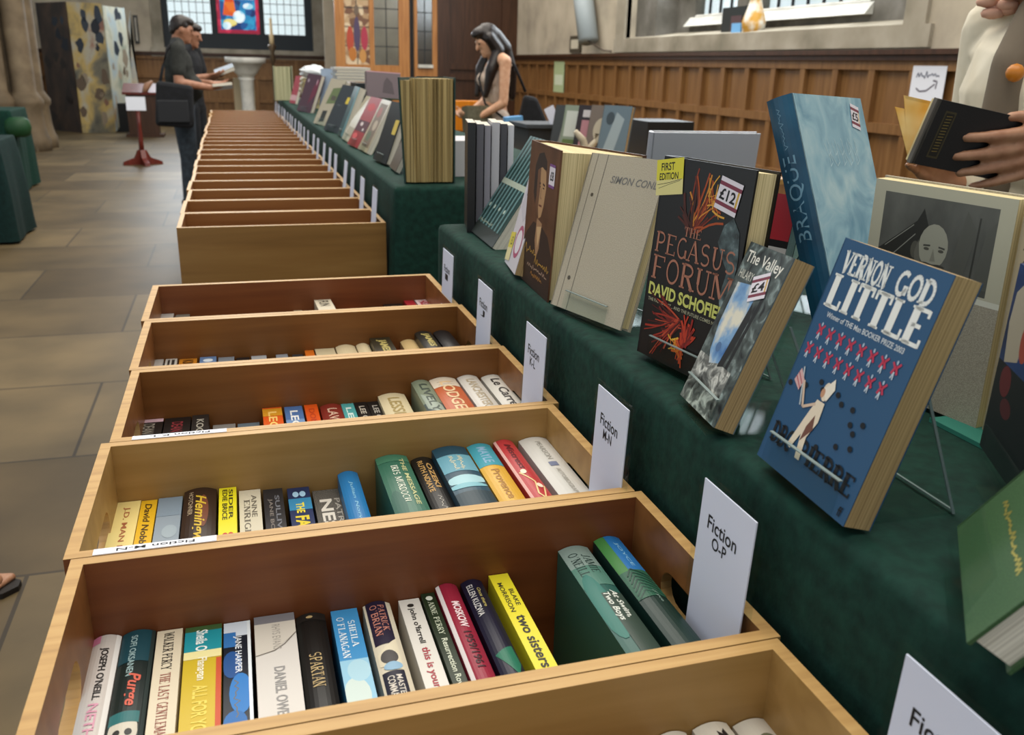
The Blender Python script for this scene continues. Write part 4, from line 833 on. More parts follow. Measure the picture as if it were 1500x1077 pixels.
stand('clear stand under the rocky mountain paperback', Ml, .099, .022, .367)
# black hardback with flames
FL = N('printed_flame', [(.3, '#3a0f08'), (.48, '#a3381a'), (.62, '#d08a2c'), (.75, '#5a160c')], (1, 1, .6), 70, 5, .3, dist=2)
FR_ = N('printed_red_flame', [(.3, '#2a0806'), (.5, '#8e1c14'), (.66, '#c9452a'), (.8, '#4a0d0a')], (1, 1, .6), 65, 5, .3, dist=2)
CP = '#a8705a'
sp = [*plumes(.46, .70, 20, 110, 26, .1, .26, ['#7a2a12', '#a3461a', '#5a1c10', '#c9822c'], .0022, 2), *plumes(.6, .82, -40, 120, 22, .04, .12, ['#c9862a', '#d8a03a', '#a3461a'], .0016, 5), *plumes(.42, .68, 90, 150, 8, .1, .2, ['#3a140c', '#4a1a10'], .003, 8),
      ('p', [(.78, .74), (.86, .78), (.94, .72), (.97, .6), (.95, .44), (.88, .34), (.84, .42), (.88, .54), (.8, .6), (.74, .66)], N('printed_smoke', [(.35, '#16191a'), (.55, '#4a5a5c'), (.72, '#93a3a4')], (1, 1, 1), 60, 5, .3)),
      ('s', 'THE', .36, .645, .56, .69, CP, {'bold': .13}), ('s', 'PEGASUS', .04, .535, .96, .635, CP, {'bold': .12}), ('s', 'FORUM', .04, .4, .96, .52, CP, {'bold': .12}),
      ('t', 'DAVID SCHOFIELD', .04, .315, .99, .38, '#c6c86a', {'bold': .035}), ('t', 'THE PAST IS LOST... AND THE FUTURE COMES NEXT', .05, .285, .9, .302, '#a9a88c', {'bold': .01}),
      *plumes(.46, .22, 150, 230, 34, .12, .3, ['#6d1610', '#9c2a18', '#4a0f0c', '#b8482a'], .0022, 4, .3), *plumes(.55, .15, 20, 120, 24, .05, .13, ['#8e1c14', '#b8361c', '#6d1610'], .003, 6), *plumes(.5, .14, 200, 340, 20, .04, .1, ['#c9451c', '#d8641e', '#8e1c14'], .0026, 9), *plumes(.45, .11, 0, 180, 10, .02, .06, ['#e0b23a', '#d87a1e'], .0018, 11)]
Mp = pose((.450, .936, 1.027), -1.411, .083, .002)
dbook('black hardback with copper title, flames and a yellow first edition note', Mp, .156, .232, .032, '#0f0d0d', sp, hard=True, pg='c', group='books displayed on the near table', spine='#14151a',
      stickers=[('yellow_note', -.006, .186, .05, .04, .16, '#d9d08c', [('r', 0, .42, 1, 1, '#d8cf3c'), ('t', 'FIRST', .18, .68, .68, .9, INK, {'bold': .02}), ('t', 'EDITION', .12, .42, .82, .62, INK, {'bold': .02}), ('l', [(.05, .3), (.5, .34), (.95, .42)], .0006, INK), ('l', [(.1, .2), (.4, .27), (.9, .38)], .0005, INK)]),
                ('price_sticker', .100, .188, .036, .034, -.18, PW, price('£12'))])
stand('clear stand under the black hardback with flames', Mp, .156, .032, .083)
# grey linen book
LIN = N('grey_linen', [(.35, '#9a9280'), (.65, '#b6ad99')], (900, 900, 900), 1.0, 2, .85, .1)
sp = [('l', [(.10, 0), (.10, 1)], .0012, '#6f6a5c'), ('l', [(.24, 0), (.24, 1)], .0014, '#6a6558'), ('e', .16, .74, .02, .012, '#4d4638'), ('e', .16, .2, .022, .014, '#4d4638'), ('t', 'SIMON COND', .36, .83, .98, .875, '#6d6b66', {'bold': .01, 'shear': .2, 'slope': 0})]
Ms = pose((.424, 1.180, 1.0245), -1.36, .29, .03)
dbook('tall grey linen covered book with two rivets at its hinge', Ms, .170, .222, .018, LIN, sp, hard=True, pg='c', group='books displayed on the near table')
stand('clear stand under the grey linen book', Ms, .17, .018, .29)
# sepia portrait biography, standing half open
SEP = N('sepia_print', [(.3, '#4a2f20'), (.7, '#6d4a34')], (1, 1, 1), 14, 3, .35)
sp = [('r', 0, 0, 1, 1, SEP), ('p', [(.0, .0), (1, 0), (1, .3), (.82, .42), (.6, .46), (.3, .46), (.08, .36), (0, .3)], '#2c1a12'), ('p', [(.42, .50), (.60, .48), (.56, .30), (.48, .22), (.40, .34)], '#a07a58'), ('p', [(.22, .84), (.32, .93), (.48, .95), (.6, .9), (.62, .84), (.4, .84), (.36, .7), (.3, .58), (.22, .66)], '#2a1a12'), ('p', [(.32, .82), (.46, .85), (.6, .83), (.64, .72), (.6, .6), (.54, .52), (.46, .50), (.38, .55), (.33, .66)], '#b08a62'), ('p', [(.32, .82), (.42, .84), (.44, .7), (.42, .58), (.46, .50), (.38, .55), (.33, .66)], '#6d4a32'),
      ('l', [(.40, .735), (.45, .74)], .003, '#3a2418'), ('l', [(.52, .742), (.59, .735)], .003, '#3a2418'), ('l', [(.42, .715), (.45, .715)], .002, '#2a1a12'), ('l', [(.53, .715), (.58, .715)], .002, '#2a1a12'), ('l', [(.48, .71), (.47, .645), (.51, .64)], .002, '#7a5640'), ('l', [(.44, .59), (.54, .592)], .003, '#6d3f2c'), ('p', [(.44, .44), (.6, .46), (.5, .3)], '#c9a87c'),
      ('t', 'T.M.Lawrence', .08, .2, .92, .3, '#c79a3c', {'shear': .4, 'bold': .01}), scrawl(.2, .13, .9, .17, .0016, '#a88c78', 22), scrawl(.35, .08, .75, .12, .0016, '#b07a34', 14, False, 6)]
sp = [s for s in sp if not (s[0] == 't' and 'Lawrence' in s[1])]+[scrawl(.08, .22, .5, .29, .0014, '#c79a3c', 12, False, 2), scrawl(.45, .18, .94, .235, .0014, '#c79a3c', 15, False, 8)]
Mb = pose((.437, 1.367, TZ+.002), -1.617, .05, -.016)
dbook('hardback with a sepia portrait on its brown jacket standing half open', Mb, .156, .222, .03, SEP, sp, hard=True, pg='c', group='books displayed on the near table', spread=.10,
      stickers=[('price_sticker', .112, .165, .028, .034, 0, PW, [('r', 0, 0, 1, .12, '#7a4a86'), ('r', 0, .88, 1, 1, '#7a4a86'), ('t', '£8', .2, .3, .8, .7, INK, {'bold': .03})])])
# white booklet
sp = [('p', [(.1, .98), (.9, .98), (.9, .55), (.5, .4), (.1, .5)], '#b9b4bc'), ('l', [(.2, .7), (.8, .8)], .006, '#6d6478'), ('l', [(.25, .62), (.5, .72), (.6, .5), (.85, .7)], .004, '#4d465c'), ('e', .62, .24, .26, .14, '#a34a6a'), ('e', .62, .24, .2, .1, '#d6d0d6')]
Mw = pose((.447, 1.495, TZ+.002), -1.76, .268, .06)
dbook('white booklet with a pink ring and a yellow sticker at its foot', Mw, .14, .2, .02, '#cfcbd2', sp, group='books displayed on the near table', pg='t',
      stickers=[('yellow_sticker', -.004, .004, .05, .05, .1, '#d9cf9c', [('r', 0, .45, 1, 1, '#cfc04a'), ('t', '£3', .4, .55, .75, .85, INK, {'bold': .02})])])
# striped green book
sp = [('l', [(.03+.12*i, 0), (.03+.12*i, 1)], .008, '#5d7f80') for i in range(8)]+[('l', [(.09+.12*i, .0), (.09+.12*i, 1)], .004, '#16302e') for i in range(8)]+[('r', 0, .52, 1, .57, '#9fa898'), ('r', 0, .0, 1, .12, '#2a302c'), scrawl(.05, .13, .6, .17, .0012, '#a9b09a', 20)]+[('e', .1+.2*i, .3, .03, .02, '#9fb0a4') for i in range(4)]
Mg = pose((.462, 1.800, TZ+.004), -1.603, .574, 0)
dbook('large leaning book whose cover shows a row of green spines', Mg, .19, .23, .03, '#24403c', sp, group='books displayed on the near table',
      stickers=[('yellow_sticker', .13, .215, .04, .014, 0, '#c8cf3a', [])])
# upright thin volumes at the far end of the near table
cols = ['#141416', '#57555c', '#8a8790', '#b7b5ba', '#4a4a50', '#cfcfd4']
x = .452
for i, (c, t) in enumerate(zip(cols, (.016, .014, .012, .016, .013, .012))):
    Mr = pose((x, 1.80+.006*i, TZ+.001), -.16, 0, .0)
    # spine faces the camera: X axis points away, so turn the book a quarter
    Mr = Matrix.Translation((x+t, 1.79+.004*i, TZ+.001))@Matrix.Rotation(-.2, 4, 'Z')@Matrix.Rotation(PI/2, 4, 'Z')
    h = .222-.003*(i % 3)
    last = i == 5
    dbook('%s thin volume upright at the far end of the near table, %s' % (['black', 'dark grey', 'grey', 'pale grey', 'charcoal', 'white'][i], ['first from left', 'second from left', 'third from left', 'fourth from left', 'fifth from left', 'front printed'][i]), Mr, .13 if not last else .12, h, t, c,
          [('r', .1, .2+.05*j, .9, .215+.05*j, '#8f8f94') for j in range(12)] if last else [], group='thin upright volumes at the far end of the near table')
    x += t+.004
# big pale blue art book
ICE = N('pale_blue_print', [(.3, '#5f8fa6'), (.5, '#86afbf'), (.7, '#a9c6cc')], (1, 1, 1), 16, 7, .22, dist=1)
SPN = N('deep_blue_print', [(.3, '#123a52'), (.7, '#1f5672')], (1, 1, 1), 12, 4, .25)
Mq = pose((.759, .971, 1.040), .565, .364, -.04)
wv = [('l', [(.3+.1*i+.05*math.sin(3*i+j), .78-.05*j), (.33+.1*i, .72-.05*j), (.37+.1*i, .74-.05*j), (.35+.1*i, .8-.05*j)], .0012, '#b9d2d8') for i in range(5) for j in range(2)]
dbook('large pale blue art book with dark blue spine leaning upright', Mq, .241, .306, .036, ICE, wv+[('l', [(.02, 0), (.02, 1)], .002, '#9fc0ca')], spine=SPN, hard=True, group='books displayed on the near table',
      spine_spec=[('t', 'BRAQUE', .2, .36, .8, .74, '#6f97ac', {'rot': 'up', 'bold': 0}), scrawl(.35, .77, .55, .95, .0008, '#6f97ac', 18, True)], stickers=[('price_sticker', .185, .262, .03, .036, -.2, PW, price('£5'))])
stand('clear stand under the large pale blue art book', Mq, .241, .036, .364)
o = thing('card', 'white card sticking out behind the pale blue art book', 'card', (0, 0, 0), None, Mq@Matrix.Translation((.215, .040, .17)))
c = MB(); c.box((0, 0, 0), (.05, .001, .12), CARD); c.build('sheet', o)
# red and black books behind
for pos, c, lab in (((.695, 1.135, TZ+.003), '#17171a', 'red and black book between the flame hardback and the blue art book'),):
    dbook(lab, pose(pos, -1.2, .2), .07, .17, .02, c, [('r', 0, .62, 1, 1, '#a3202c'), ('r', 0, .48, 1, .56, '#b9b4b0'), ('r', 0, .36, 1, .39, '#b9b4b0')], group='books in the second line of the near table')
# pale board standing at the back
Mk = pose((.835, 1.80, TZ+.003), -.065-.0, .25)
Mk = pose((at(945, 245, 1.8).x, 1.79, TZ+.002), -.09, -.12)
dbook('white hardback standing with its pale back cover towards us', Mk, .245, at(1000, 193, 1.8).z-TZ, .022, '#a9a9b0', [], hard=True, pg='w', group='books in the second line of the near table')
# open book with an engraved frontispiece
PGE = P('#c3bea6', .8); ENG = N('engraving_grey', [(.3, '#4d4d48'), (.7, '#77776f')], (1, 1, .5), 18, 6, .7)
Mo = pose((.656, .805, TZ+.003), -1.421, -.02)
k = thing('open_book', 'open book showing an engraved portrait of a bald bearded man', 'book', (0, 0, 0), 'books in the second line of the near table', Mo)
c = MB(); c.box((-.004, .016, 0), (.17, .019, .228), LIN); c.build('cover', k)
p = MB(); p.box((0, 0, .002), (.166, .016, .226), PG[('c', 1)])
art(p, lambda u, v, n: (u, -n, .002+v), [('r', 0, .55, 1, 1, PGE), ('r', .09, .57, .9, .95, ENG), ('p', [(.09, .68), (.36, .84), (.4, .9), (.45, .82), (.42, .7), (.3, .6), (.09, .6)], '#33332f'), ('l', [(.14, .7), (.34, .82)], .001, '#8f8f84'), ('l', [(.2, .66), (.36, .78)], .001, '#8f8f84'), ('e', .5, .74, .105, .10, '#a5a392'), ('e', .37, .71, .03, .04, '#5c5a50'), ('p', [(.39, .76), (.42, .66), (.44, .60), (.39, .62), (.37, .7)], '#6d6b60'), ('l', [(.43, .738), (.48, .742)], .0018, '#4a4a44'), ('l', [(.54, .742), (.585, .738)], .0018, '#4a4a44'), ('e', .455, .725, .02, .007, '#55534a'), ('e', .56, .725, .02, .007, '#55534a'),
    ('p', [(.505, .73), (.53, .675), (.49, .672)], '#8a887a'), ('p', [(.41, .66), (.46, .665), (.51, .66), (.56, .665), (.6, .66), (.58, .59), (.51, .56), (.44, .59)], '#45443e'), ('l', [(.47, .635), (.55, .635)], .001, '#77756a'), ('p', [(.7, .92), (.78, .84), (.72, .6), (.8, .6), (.84, .84), (.9, .9), (.9, .6), (.62, .6)], '#5c5c55'), ('l', [(.79, .9), (.78, .6)], .002, '#3d3d38'), ('r', 0, .535, 1, .56, '#dedccb'), ('r', 0, 0, 1, .535, LIN)], .166, .224); p.build('left_page', k)
p = MB(); M2 = Matrix.Translation((.17, .004, 0))@Matrix.Rotation(-.55, 4, 'Z')@Matrix.Rotation(0, 4, 'X')
p.box((0, 0, .002), (.15, .012, .222), PG[('c', 1)], M2)
art(p, lambda u, v, n: M2@Vector((u, -n, v)), [('r', 0, 0, 1, 1, P('#b9a98a', .8))]+[('l', [(.08+.09*i, .9-.07*j), (.12+.09*i, .93-.07*j), (.15+.09*i, .88-.07*j)], .0012, '#4a4034') for i in range(9) for j in range(9)], .15, .22); p.build('right_page', k)
o = MB(); o.box((.655, .60, TZ+.0005), (.745, .675, TZ+.005), P('#2f7a6a', .6)); b_ = tag(o.build('booklet'), 'mint green slab added for the cloth highlight under the engraved portrait book', 'booklet')  # thin slab added to paint a highlight on the green cloth
# dark illustrated book
DBL = N('dark_blue_print', [(.3, '#101c38'), (.7, '#25437c')], (1, 1, 1), 14, 3, .3)
sp = [('r', 0, 0, 1, 1, DBL), ('r', 0, 0, 1, .5, '#12151a'), ('p', [(.06, .86), (.2, .94), (.34, .9), (.36, .72), (.32, .55), (.1, .5), (.04, .7)], '#a9a08c'), ('e', .3, .86, .08, .05, '#a0242c'), ('e', .42, .8, .14, .08, '#8a2a28'), ('e', .38, .66, .08, .1, '#9c4434'), ('e', .2, .42, .1, .08, '#5c1f24'), ('e', .3, .3, .1, .05, '#4a1c22'), ('e', .72, .6, .1, .08, '#c2b02c'), ('r', .6, .5, .9, .72, '#5f7f9a'), ('e', .72, .61, .08, .06, '#cfc03a'), ('e', .85, .85, .1, .06, '#4c7a44')]
Md = pose((.602, .559, TZ+.030), -2.115, .02, .03)
dbook('dark blue illustrated book with pale and red shapes at the right edge', Md, .145, .160, .022, DBL, sp, hard=True, group='books displayed on the near table')
stand('clear stand under the dark blue illustrated book', Md, .145, .022, .02, lip_glint=False)
# green cloth book
GRN = N('green_book_cloth', [(.3, '#2c4a2c'), (.7, '#3b5c37')], (700, 700, 700), 1, 2, .5, .05)
Mn = pose((.469, .440, 1.050), -2.205, .541, -.10)
dbook('green cloth hardback with small gold title leaning far back', Mn, .13, .2, .03, GRN, [scrawl(.14, .20, .80, .235, .0016, P('#b8ad5c', .3, .6), 34)], hard=True, group='books displayed on the near table')
stand('clear stand under the green cloth hardback', Mn, .13, .03, .541, lip_glint=False)

# ---------------------------------------------------------------- far table
def fb(lab, pos, a, l, r, W, H, t, col, spec=(), hard=False, pg='w', st=True, spine=None):
    M = pose((pos[0], pos[1], TZ+.008), a, l, r); g = 'books displayed on the far table'
    dbook(lab, M, W, H, t, col, spec, hard=hard, pg=pg, group=g, spine=spine)
    if st: stand('clear stand under the '+lab, M, W, t, l)
fb('maroon book standing large on the far table', (.43, 6.54), -1.174, .368, -.05, .2, .264, .03, '#3d1626', [('e', .2, .82, .06, .05, '#9a8a94'), ('p', [(.6, .2), (1, .5), (1, .9), (.7, .7)], '#5f1a30'), ('e', .85, .8, .04, .08, '#a8808c')], True)
fb('black book with white label behind the maroon one', (.52, 7.4), -.75, .236, -.03, .2, .29, .03, '#15171c', [('r', .25, .7, .7, .95, '#b9b8c6')], True, st=False)
fb('beige book with green landscape picture on the far table', (.43, 5.22), -1.25, .443, -.05, .2, .263, .03, '#a39a84', [('p', [(.3, .45), (.9, .5), (.9, .85), (.4, .8)], '#5c6a40'), ('p', [(.3, .05), (.6, .08), (.6, .32), (.3, .3)], '#23241f'), ('r', .5, .55, .8, .65, '#4a4438')], True)
fb('black book with yellow sticker on the far table', (.435, 4.70), -1.299, .466, -.04, .199, .244, .03, '#141c20', [('r', .66, .62, .84, .76, '#c9b23a'), scrawl(.2, .55, .5, .59, .001, '#7a8488'), scrawl(.3, .08, .55, .13, .001, '#9a9aa8')], True)
fb('teal edged book behind the black sticker book', (.475, 4.42), -1.569, .387, -.015, .192, .237, .03, '#2f5054', [('r', .7, 0, 1, 1, '#4f7c80')])
fb('cream book left of the red one on the far table', (.465, 4.16), -1.542, .561, -.013, .192, .218, .02, '#a59c84', [('r', .1, .1, .9, .3, '#8a8168')])
fb('red book with white flecks on the far table', (.455, 3.87), -1.48, .507, -.01, .194, .218, .02, '#8e1e24', [('r', 0, .3, 1, .52, '#4a1a24'), ('e', .5, .8, .3, .08, '#b03a3c'), ('e', .4, .45, .12, .04, '#c9bcb8'), ('e', .3, .2, .2, .06, '#c04a4a'), ('e', .7, .35, .06, .03, '#d0c8c4')])
fb('book of brown pictures with pale border on the far table', (.475, 3.66), -1.545, .48, -.01, .192, .214, .022, '#a09478', [('r', .12, .08, .88, .92, '#6a5640'), ('e', .4, .75, .2, .1, '#8f4a3c'), ('e', .55, .5, .2, .1, '#a3927a'), ('e', .4, .28, .2, .1, '#4d5a3c')])
fb('dark slate book with yellow sticker nearer the big open volume', (.469, 3.24), -1.492, .357, 0, .194, .211, .025, '#1b2226', [('r', .7, .48, .95, .72, '#c9b04a')], True)
fb('thin white and pale blue book on the far table', (.575, 3.40), -1.637, .509, .01, .184, .16, .012, '#9fb6c4', [('r', 0, 0, 1, .4, '#b9af9a')])
fb('thin brown book next to the big open volume', (.487, 2.99), -1.618, .452, .01, .165, .16, .015, '#54483a', [], st=False)
o = thing('card', 'white card leaning on the dark slate book', 'card', (0, 0, 0), None, pose((.575, 3.12, TZ+.135), -1.49, .36)); c = MB(); c.box((0, 0, 0), (.07, .001, .1), CARD); c.build('sheet', o)
# big open volume, pages fanned towards the camera
k = thing('open_book', 'old thick volume standing open with brown pages fanned out', 'book', (.535, 2.60, TZ+.001), 'books displayed on the far table')
hb = at(630, 116, 2.57).z-TZ
p = MB(); n = 22; prof = [(-.040+.115*i/n, -.002-.010*abs(math.sin(i*1.7))) for i in range(n+1)]+[(.075, .13), (.035, .15)]
p.prism(prof, .004, hb, PG[('o', 0)], lambda x, y, q: (x-.012*(1-q/hb)*0+(.010*(q/hb) if x < .0 else 0)*-1, y, q)); p.build('page_block', k)
p = MB(); p.prism([(-.078, .0), (-.052, -.012), (.02, .14), (.012, .146)], .004, hb-.006, PG[('o', 0)], lambda x, y, q: (x+.016*(1-q/hb), y, q)); p.build('loose_leaves', k)
c = MB(); c.prism([(.078, -.008), (.082, -.008), (.086, .15), (.01, .16), (.0, .155), (.08, .148)], 0, hb+.004, P('#1f3a34', .5), lambda x, y, q: (x, y, q))
c.prism([(-.083, .0), (-.079, -.004), (.012, .156), (.008, .158)], 0, hb+.002, P('#1f3a34', .5), lambda x, y, q: (x+.014*(1-q/hb), y, q)); c.build('cover', k)
# upright open book far down the table
k = thing('open_book', 'tall pale olive book standing open at the far end of the table', 'book', (at(399, 138, 8.3).x+.1, 8.3, TZ+.001), 'books displayed on the far table')
p = MB(); p.prism([(-.07, 0), (.06, -.02), (.07, .1), (-.02, .12)], .003, .28, N('olive_pages', [(.35, '#8a8a66'), (.65, '#bdb894')], (120, 1, 1), 1.5, 1, .8), lambda x, y, q: (x, y, q)); p.build('page_block', k)
c = MB(); c.box((-.08, .0, 0), (-.07, .12, .285), P('#8f9070')); c.box((.07, -.02, 0), (.078, .11, .285), P('#9a9a80')); c.build('cover', k)
fb('thin pink red book next to the pale olive one', (.455, 7.75), -1.35, .3, 0, .16, .22, .02, '#a8505c', [('r', 0, .1, 1, .3, '#c9a0a4')], st=False)
# stack of volumes lying flat and crumpled paper
for i in range(6):
    o = dbook('flat volume in the cream stack beside the maroon book, %s' % ['lowest', 'second from below', 'third from below', 'fourth from below', 'fifth from below', 'topmost'][i], Matrix.Translation((.50+.006*(i % 3), 6.95, TZ+.036*i+.001))@Matrix.Rotation(-PI/2, 4, 'X')@Matrix.Translation((0, -.035, 0)), .17, .23, .035, ['#9a9078', '#b8ae96', '#8a7a60', '#c4bba4', '#a89c80', '#b4aa94'][i], [], hard=True, pg='c', group='volumes stacked flat on the far table')
o = MB(); rr = random.Random(4); bm = bmesh.new(); bmesh.ops.create_icosphere(bm, subdivisions=3, radius=.09)
vs = [(v.co.x*(1+rr.uniform(-.2, .2)), v.co.y*1.1, max(-.04, v.co.z*.5*(1+rr.uniform(-.25, .25)))) for v in bm.verts]; fs = [[v.index for v in f.verts] for f in bm.faces]; bm.free()
o.add([(x+.58, y+6.83, z+TZ+.218+.041) for x, y, z in vs], fs, P('#d6dadb', .5)); tag(o.build('plastic_wrap'), 'crumpled white plastic wrap on top of the cream stack', 'wrap')
# books in the second line
def ub(lab, x, y, yaw, W, H, t, col, spec=(), lean=.2): dbook(lab, pose((x, y, TZ+.003), yaw, lean), W, H, t, col, spec, hard=True, group='books in the second line of the far table')
p = at(476, 94, 6.4); ub('pale blue-grey book behind the beige landscape book', p.x-.05, 6.4, -.5, .15, .29, .03, '#8e9db0')
p = at(486, 96, 6.2); ub('pale pink and white book behind the beige landscape book', p.x, 6.2, -.5, .13, .28, .03, '#cbb2b0', [('r', .2, .5, .8, .8, '#d8d4d0')])
for i in range(5):
    dbook('white magazine in the flat pile behind the mauve book, %s' % ['lowest', 'second from below', 'middle one', 'second from top', 'topmost'][i], Matrix.Translation((.575+.01*(i % 2), 5.35, TZ+.226+.016*i))@Matrix.Rotation(-PI/2, 4, 'X')@Matrix.Translation((0, -.0145, 0)), .2, .24, .014, ['#c9cfd2', '#d6d8d4', '#b4c4cc', '#d0d0cc', '#d9dcdc'][i], [], group='white magazines piled on the far table')
o = MB(); o.box((.66, 5.13, TZ+.001), (.86, 5.36, TZ+.224), P('#1c2224')); tag(o.build('display_box'), 'black box under the pile of white magazines', 'box')
a = at(523, 106, 4.5); b = at(578, 101, 4.5)
k = thing('easel', 'dark easel behind the mauve grey book', 'stand', (b.x-.1, 4.72, TZ)); e = MB(); e.box((-.08, 0, 0), (.08, .06, at(550, 140, 4.6).z-TZ), P('#1e2226')); e.build('block', k)
Mm = pose((at(538, 142, 4.5).x, 4.5, at(538, 142, 4.5).z), .12, -.30+.55, -.05)
dbook('mauve grey book with a dark emblem raised on an easel', Mm, .17, .125, .03, '#75686c', [('p', [(.45, .2), (.8, .15), (.75, .6), (.6, .8), (.5, .6)], '#5a5054'), ('l', [(0, .98), (1, .98)], .004, '#c49aa4')], pg='w', group='books in the second line of the far table', back='#c08f98')
for i, (px, y, h, c) in enumerate(((612, 3.2, .2, '#b9b4b0'), (648, 3.4, .16, '#c9c9cc'))):
    p = at(px, 250, y)
o = MB(); o.box((.64, 2.75, TZ+.001), (.76, 2.95, TZ+.11), P('#c4c2c4', .6)); tag(o.build('paper_bag'), 'pale bundle behind the big open volume', 'bundle')
# ---------------------------------------------------------------- people
SPH = {}
def sph(sub=2):
    if sub not in SPH:
        bm = bmesh.new(); bmesh.ops.create_icosphere(bm, subdivisions=sub, radius=1); SPH[sub] = ([v.co.copy() for v in bm.verts], [[v.index for v in f.verts] for f in bm.faces]); bm.free()
    return SPH[sub]
def blob(name, caps, mat_, parent, voxel=.008, smooth=6):
    """one continuous surface grown round tapered limbs ('c', p, r, q, s) and ellipsoids ('e', c, radii, euler)"""
    vs = []; fs = []
    def ell(c, r, M=None):
        sv, sf = sph(); o = len(vs)
        for v in sv:
            p = Vector((v.x*r[0], v.y*r[1], v.z*r[2])); vs.append(Vector(c)+(M@p if M else p))
        fs.extend([[o+i for i in f] for f in sf])
    for it in caps:
        if it[0] == 'e': ell(it[1], it[2], Euler(it[3]).to_matrix() if len(it) > 3 else None)
        else:
            _, p, r, q, s = it; p, q = Vector(p), Vector(q); ell(p, (r,)*3); ell(q, (s,)*3)
            d = q-p; L = d.length
            if L < 1e-6: continue
            t = d/L; a = t.cross(Vector((0, 0, 1)) if abs(t.z) < .9 else Vector((1, 0, 0))).normalized(); b = t.cross(a); n = 16; o = len(vs)
            co = max(-.9, min(.9, (r-s)/L)); si = math.sqrt(1-co*co)
            for c, rr in ((p, r), (q, s)):
                for i in range(n): g = 2*PI*i/n; vs.append(c+t*(rr*co)+(a*math.cos(g)+b*math.sin(g))*rr*si)
            fs.extend([[o+i, o+(i+1) % n, o+n+(i+1) % n, o+n+i] for i in range(n)]); fs.append([o+i for i in range(n)][::-1]); fs.append([o+n+i for i in range(n)])
    me = bpy.data.meshes.new(name); me.from_pydata(vs, [], fs); o = bpy.data.objects.new(name, me); C.objects.link(o)
    rm = o.modifiers.new('remesh', 'REMESH'); rm.mode = 'VOXEL'; rm.voxel_size = voxel; rm.use_smooth_shade = True
    if smooth: s = o.modifiers.new('smooth', 'SMOOTH'); s.iterations = smooth; s.factor = .5
    dg = bpy.context.evaluated_depsgraph_get(); dg.update(); m2 = bpy.data.meshes.new_from_object(o.evaluated_get(dg)); bpy.data.objects.remove(o)
    m2.name = name; m2.materials.clear(); m2.materials.append(mat_)
    for p in m2.polygons: p.use_smooth = True; p.material_index = 0
    o = bpy.data.objects.new(name, m2); C.objects.link(o)
    if parent: o.parent = parent
    return o
def hand(wrist, d, palm, side, curl=.35, size=1.0, spread=.18, thumb=.6, fat=1.0):
    """palm and five separate fingers. d: direction of the fingers, palm: the way the palm faces, side: towards the thumb"""
    w = Vector(wrist); d = Vector(d).normalized(); n = Vector(palm); n = (n-d*n.dot(d)).normalized(); s = Vector(side); s = (s-d*s.dot(d)-n*s.dot(n)).normalized(); k = size; out = []
    lens = ((.045, .026, .020), (.049, .030, .021), (.046, .027, .020), (.036, .021, .018)); rad = [r*fat for r in (.0088, .009, .0087, .0076)]
    for i in range(4):
        o = (.030-.020*i)*k*(1+(fat-1)*.6); kn = w+d*(.092-.006*abs(i-1.2))*k+s*o
        out.append(('c', w+s*o*.55+d*.01*k, .0145*k, kn, .0105*k))
        dd = (d+s*(spread*(1.5-i)/3)).normalized(); p = kn; a = curl*.55
        for j, L in enumerate(lens[i]):
            c, q = math.cos(a), math.sin(a); e = (dd*c+n*q).normalized(); p2 = p+e*L*k; r = rad[i]*k*(1-.1*j); out.append(('c', p, r, p2, r*.88)); p = p2; a += curl*(1.0 if j == 0 else .7)
    b = w+s*.022*k+d*.022*k; t1 = b+(s*.75+d*.75+n*.25*thumb).normalized()*.040*k; t2 = t1+(d*.85+s*.3+n*thumb*.6).normalized()*.030*k; t3 = t2+(d*.9+n*thumb*.7).normalized()*.024*k
    out += [('c', b, .016*k, t1, .0115*k), ('c', t1, .0108*k, t2, .0098*k), ('c', t2, .0098*k, t3, .0078*k)]
    return out
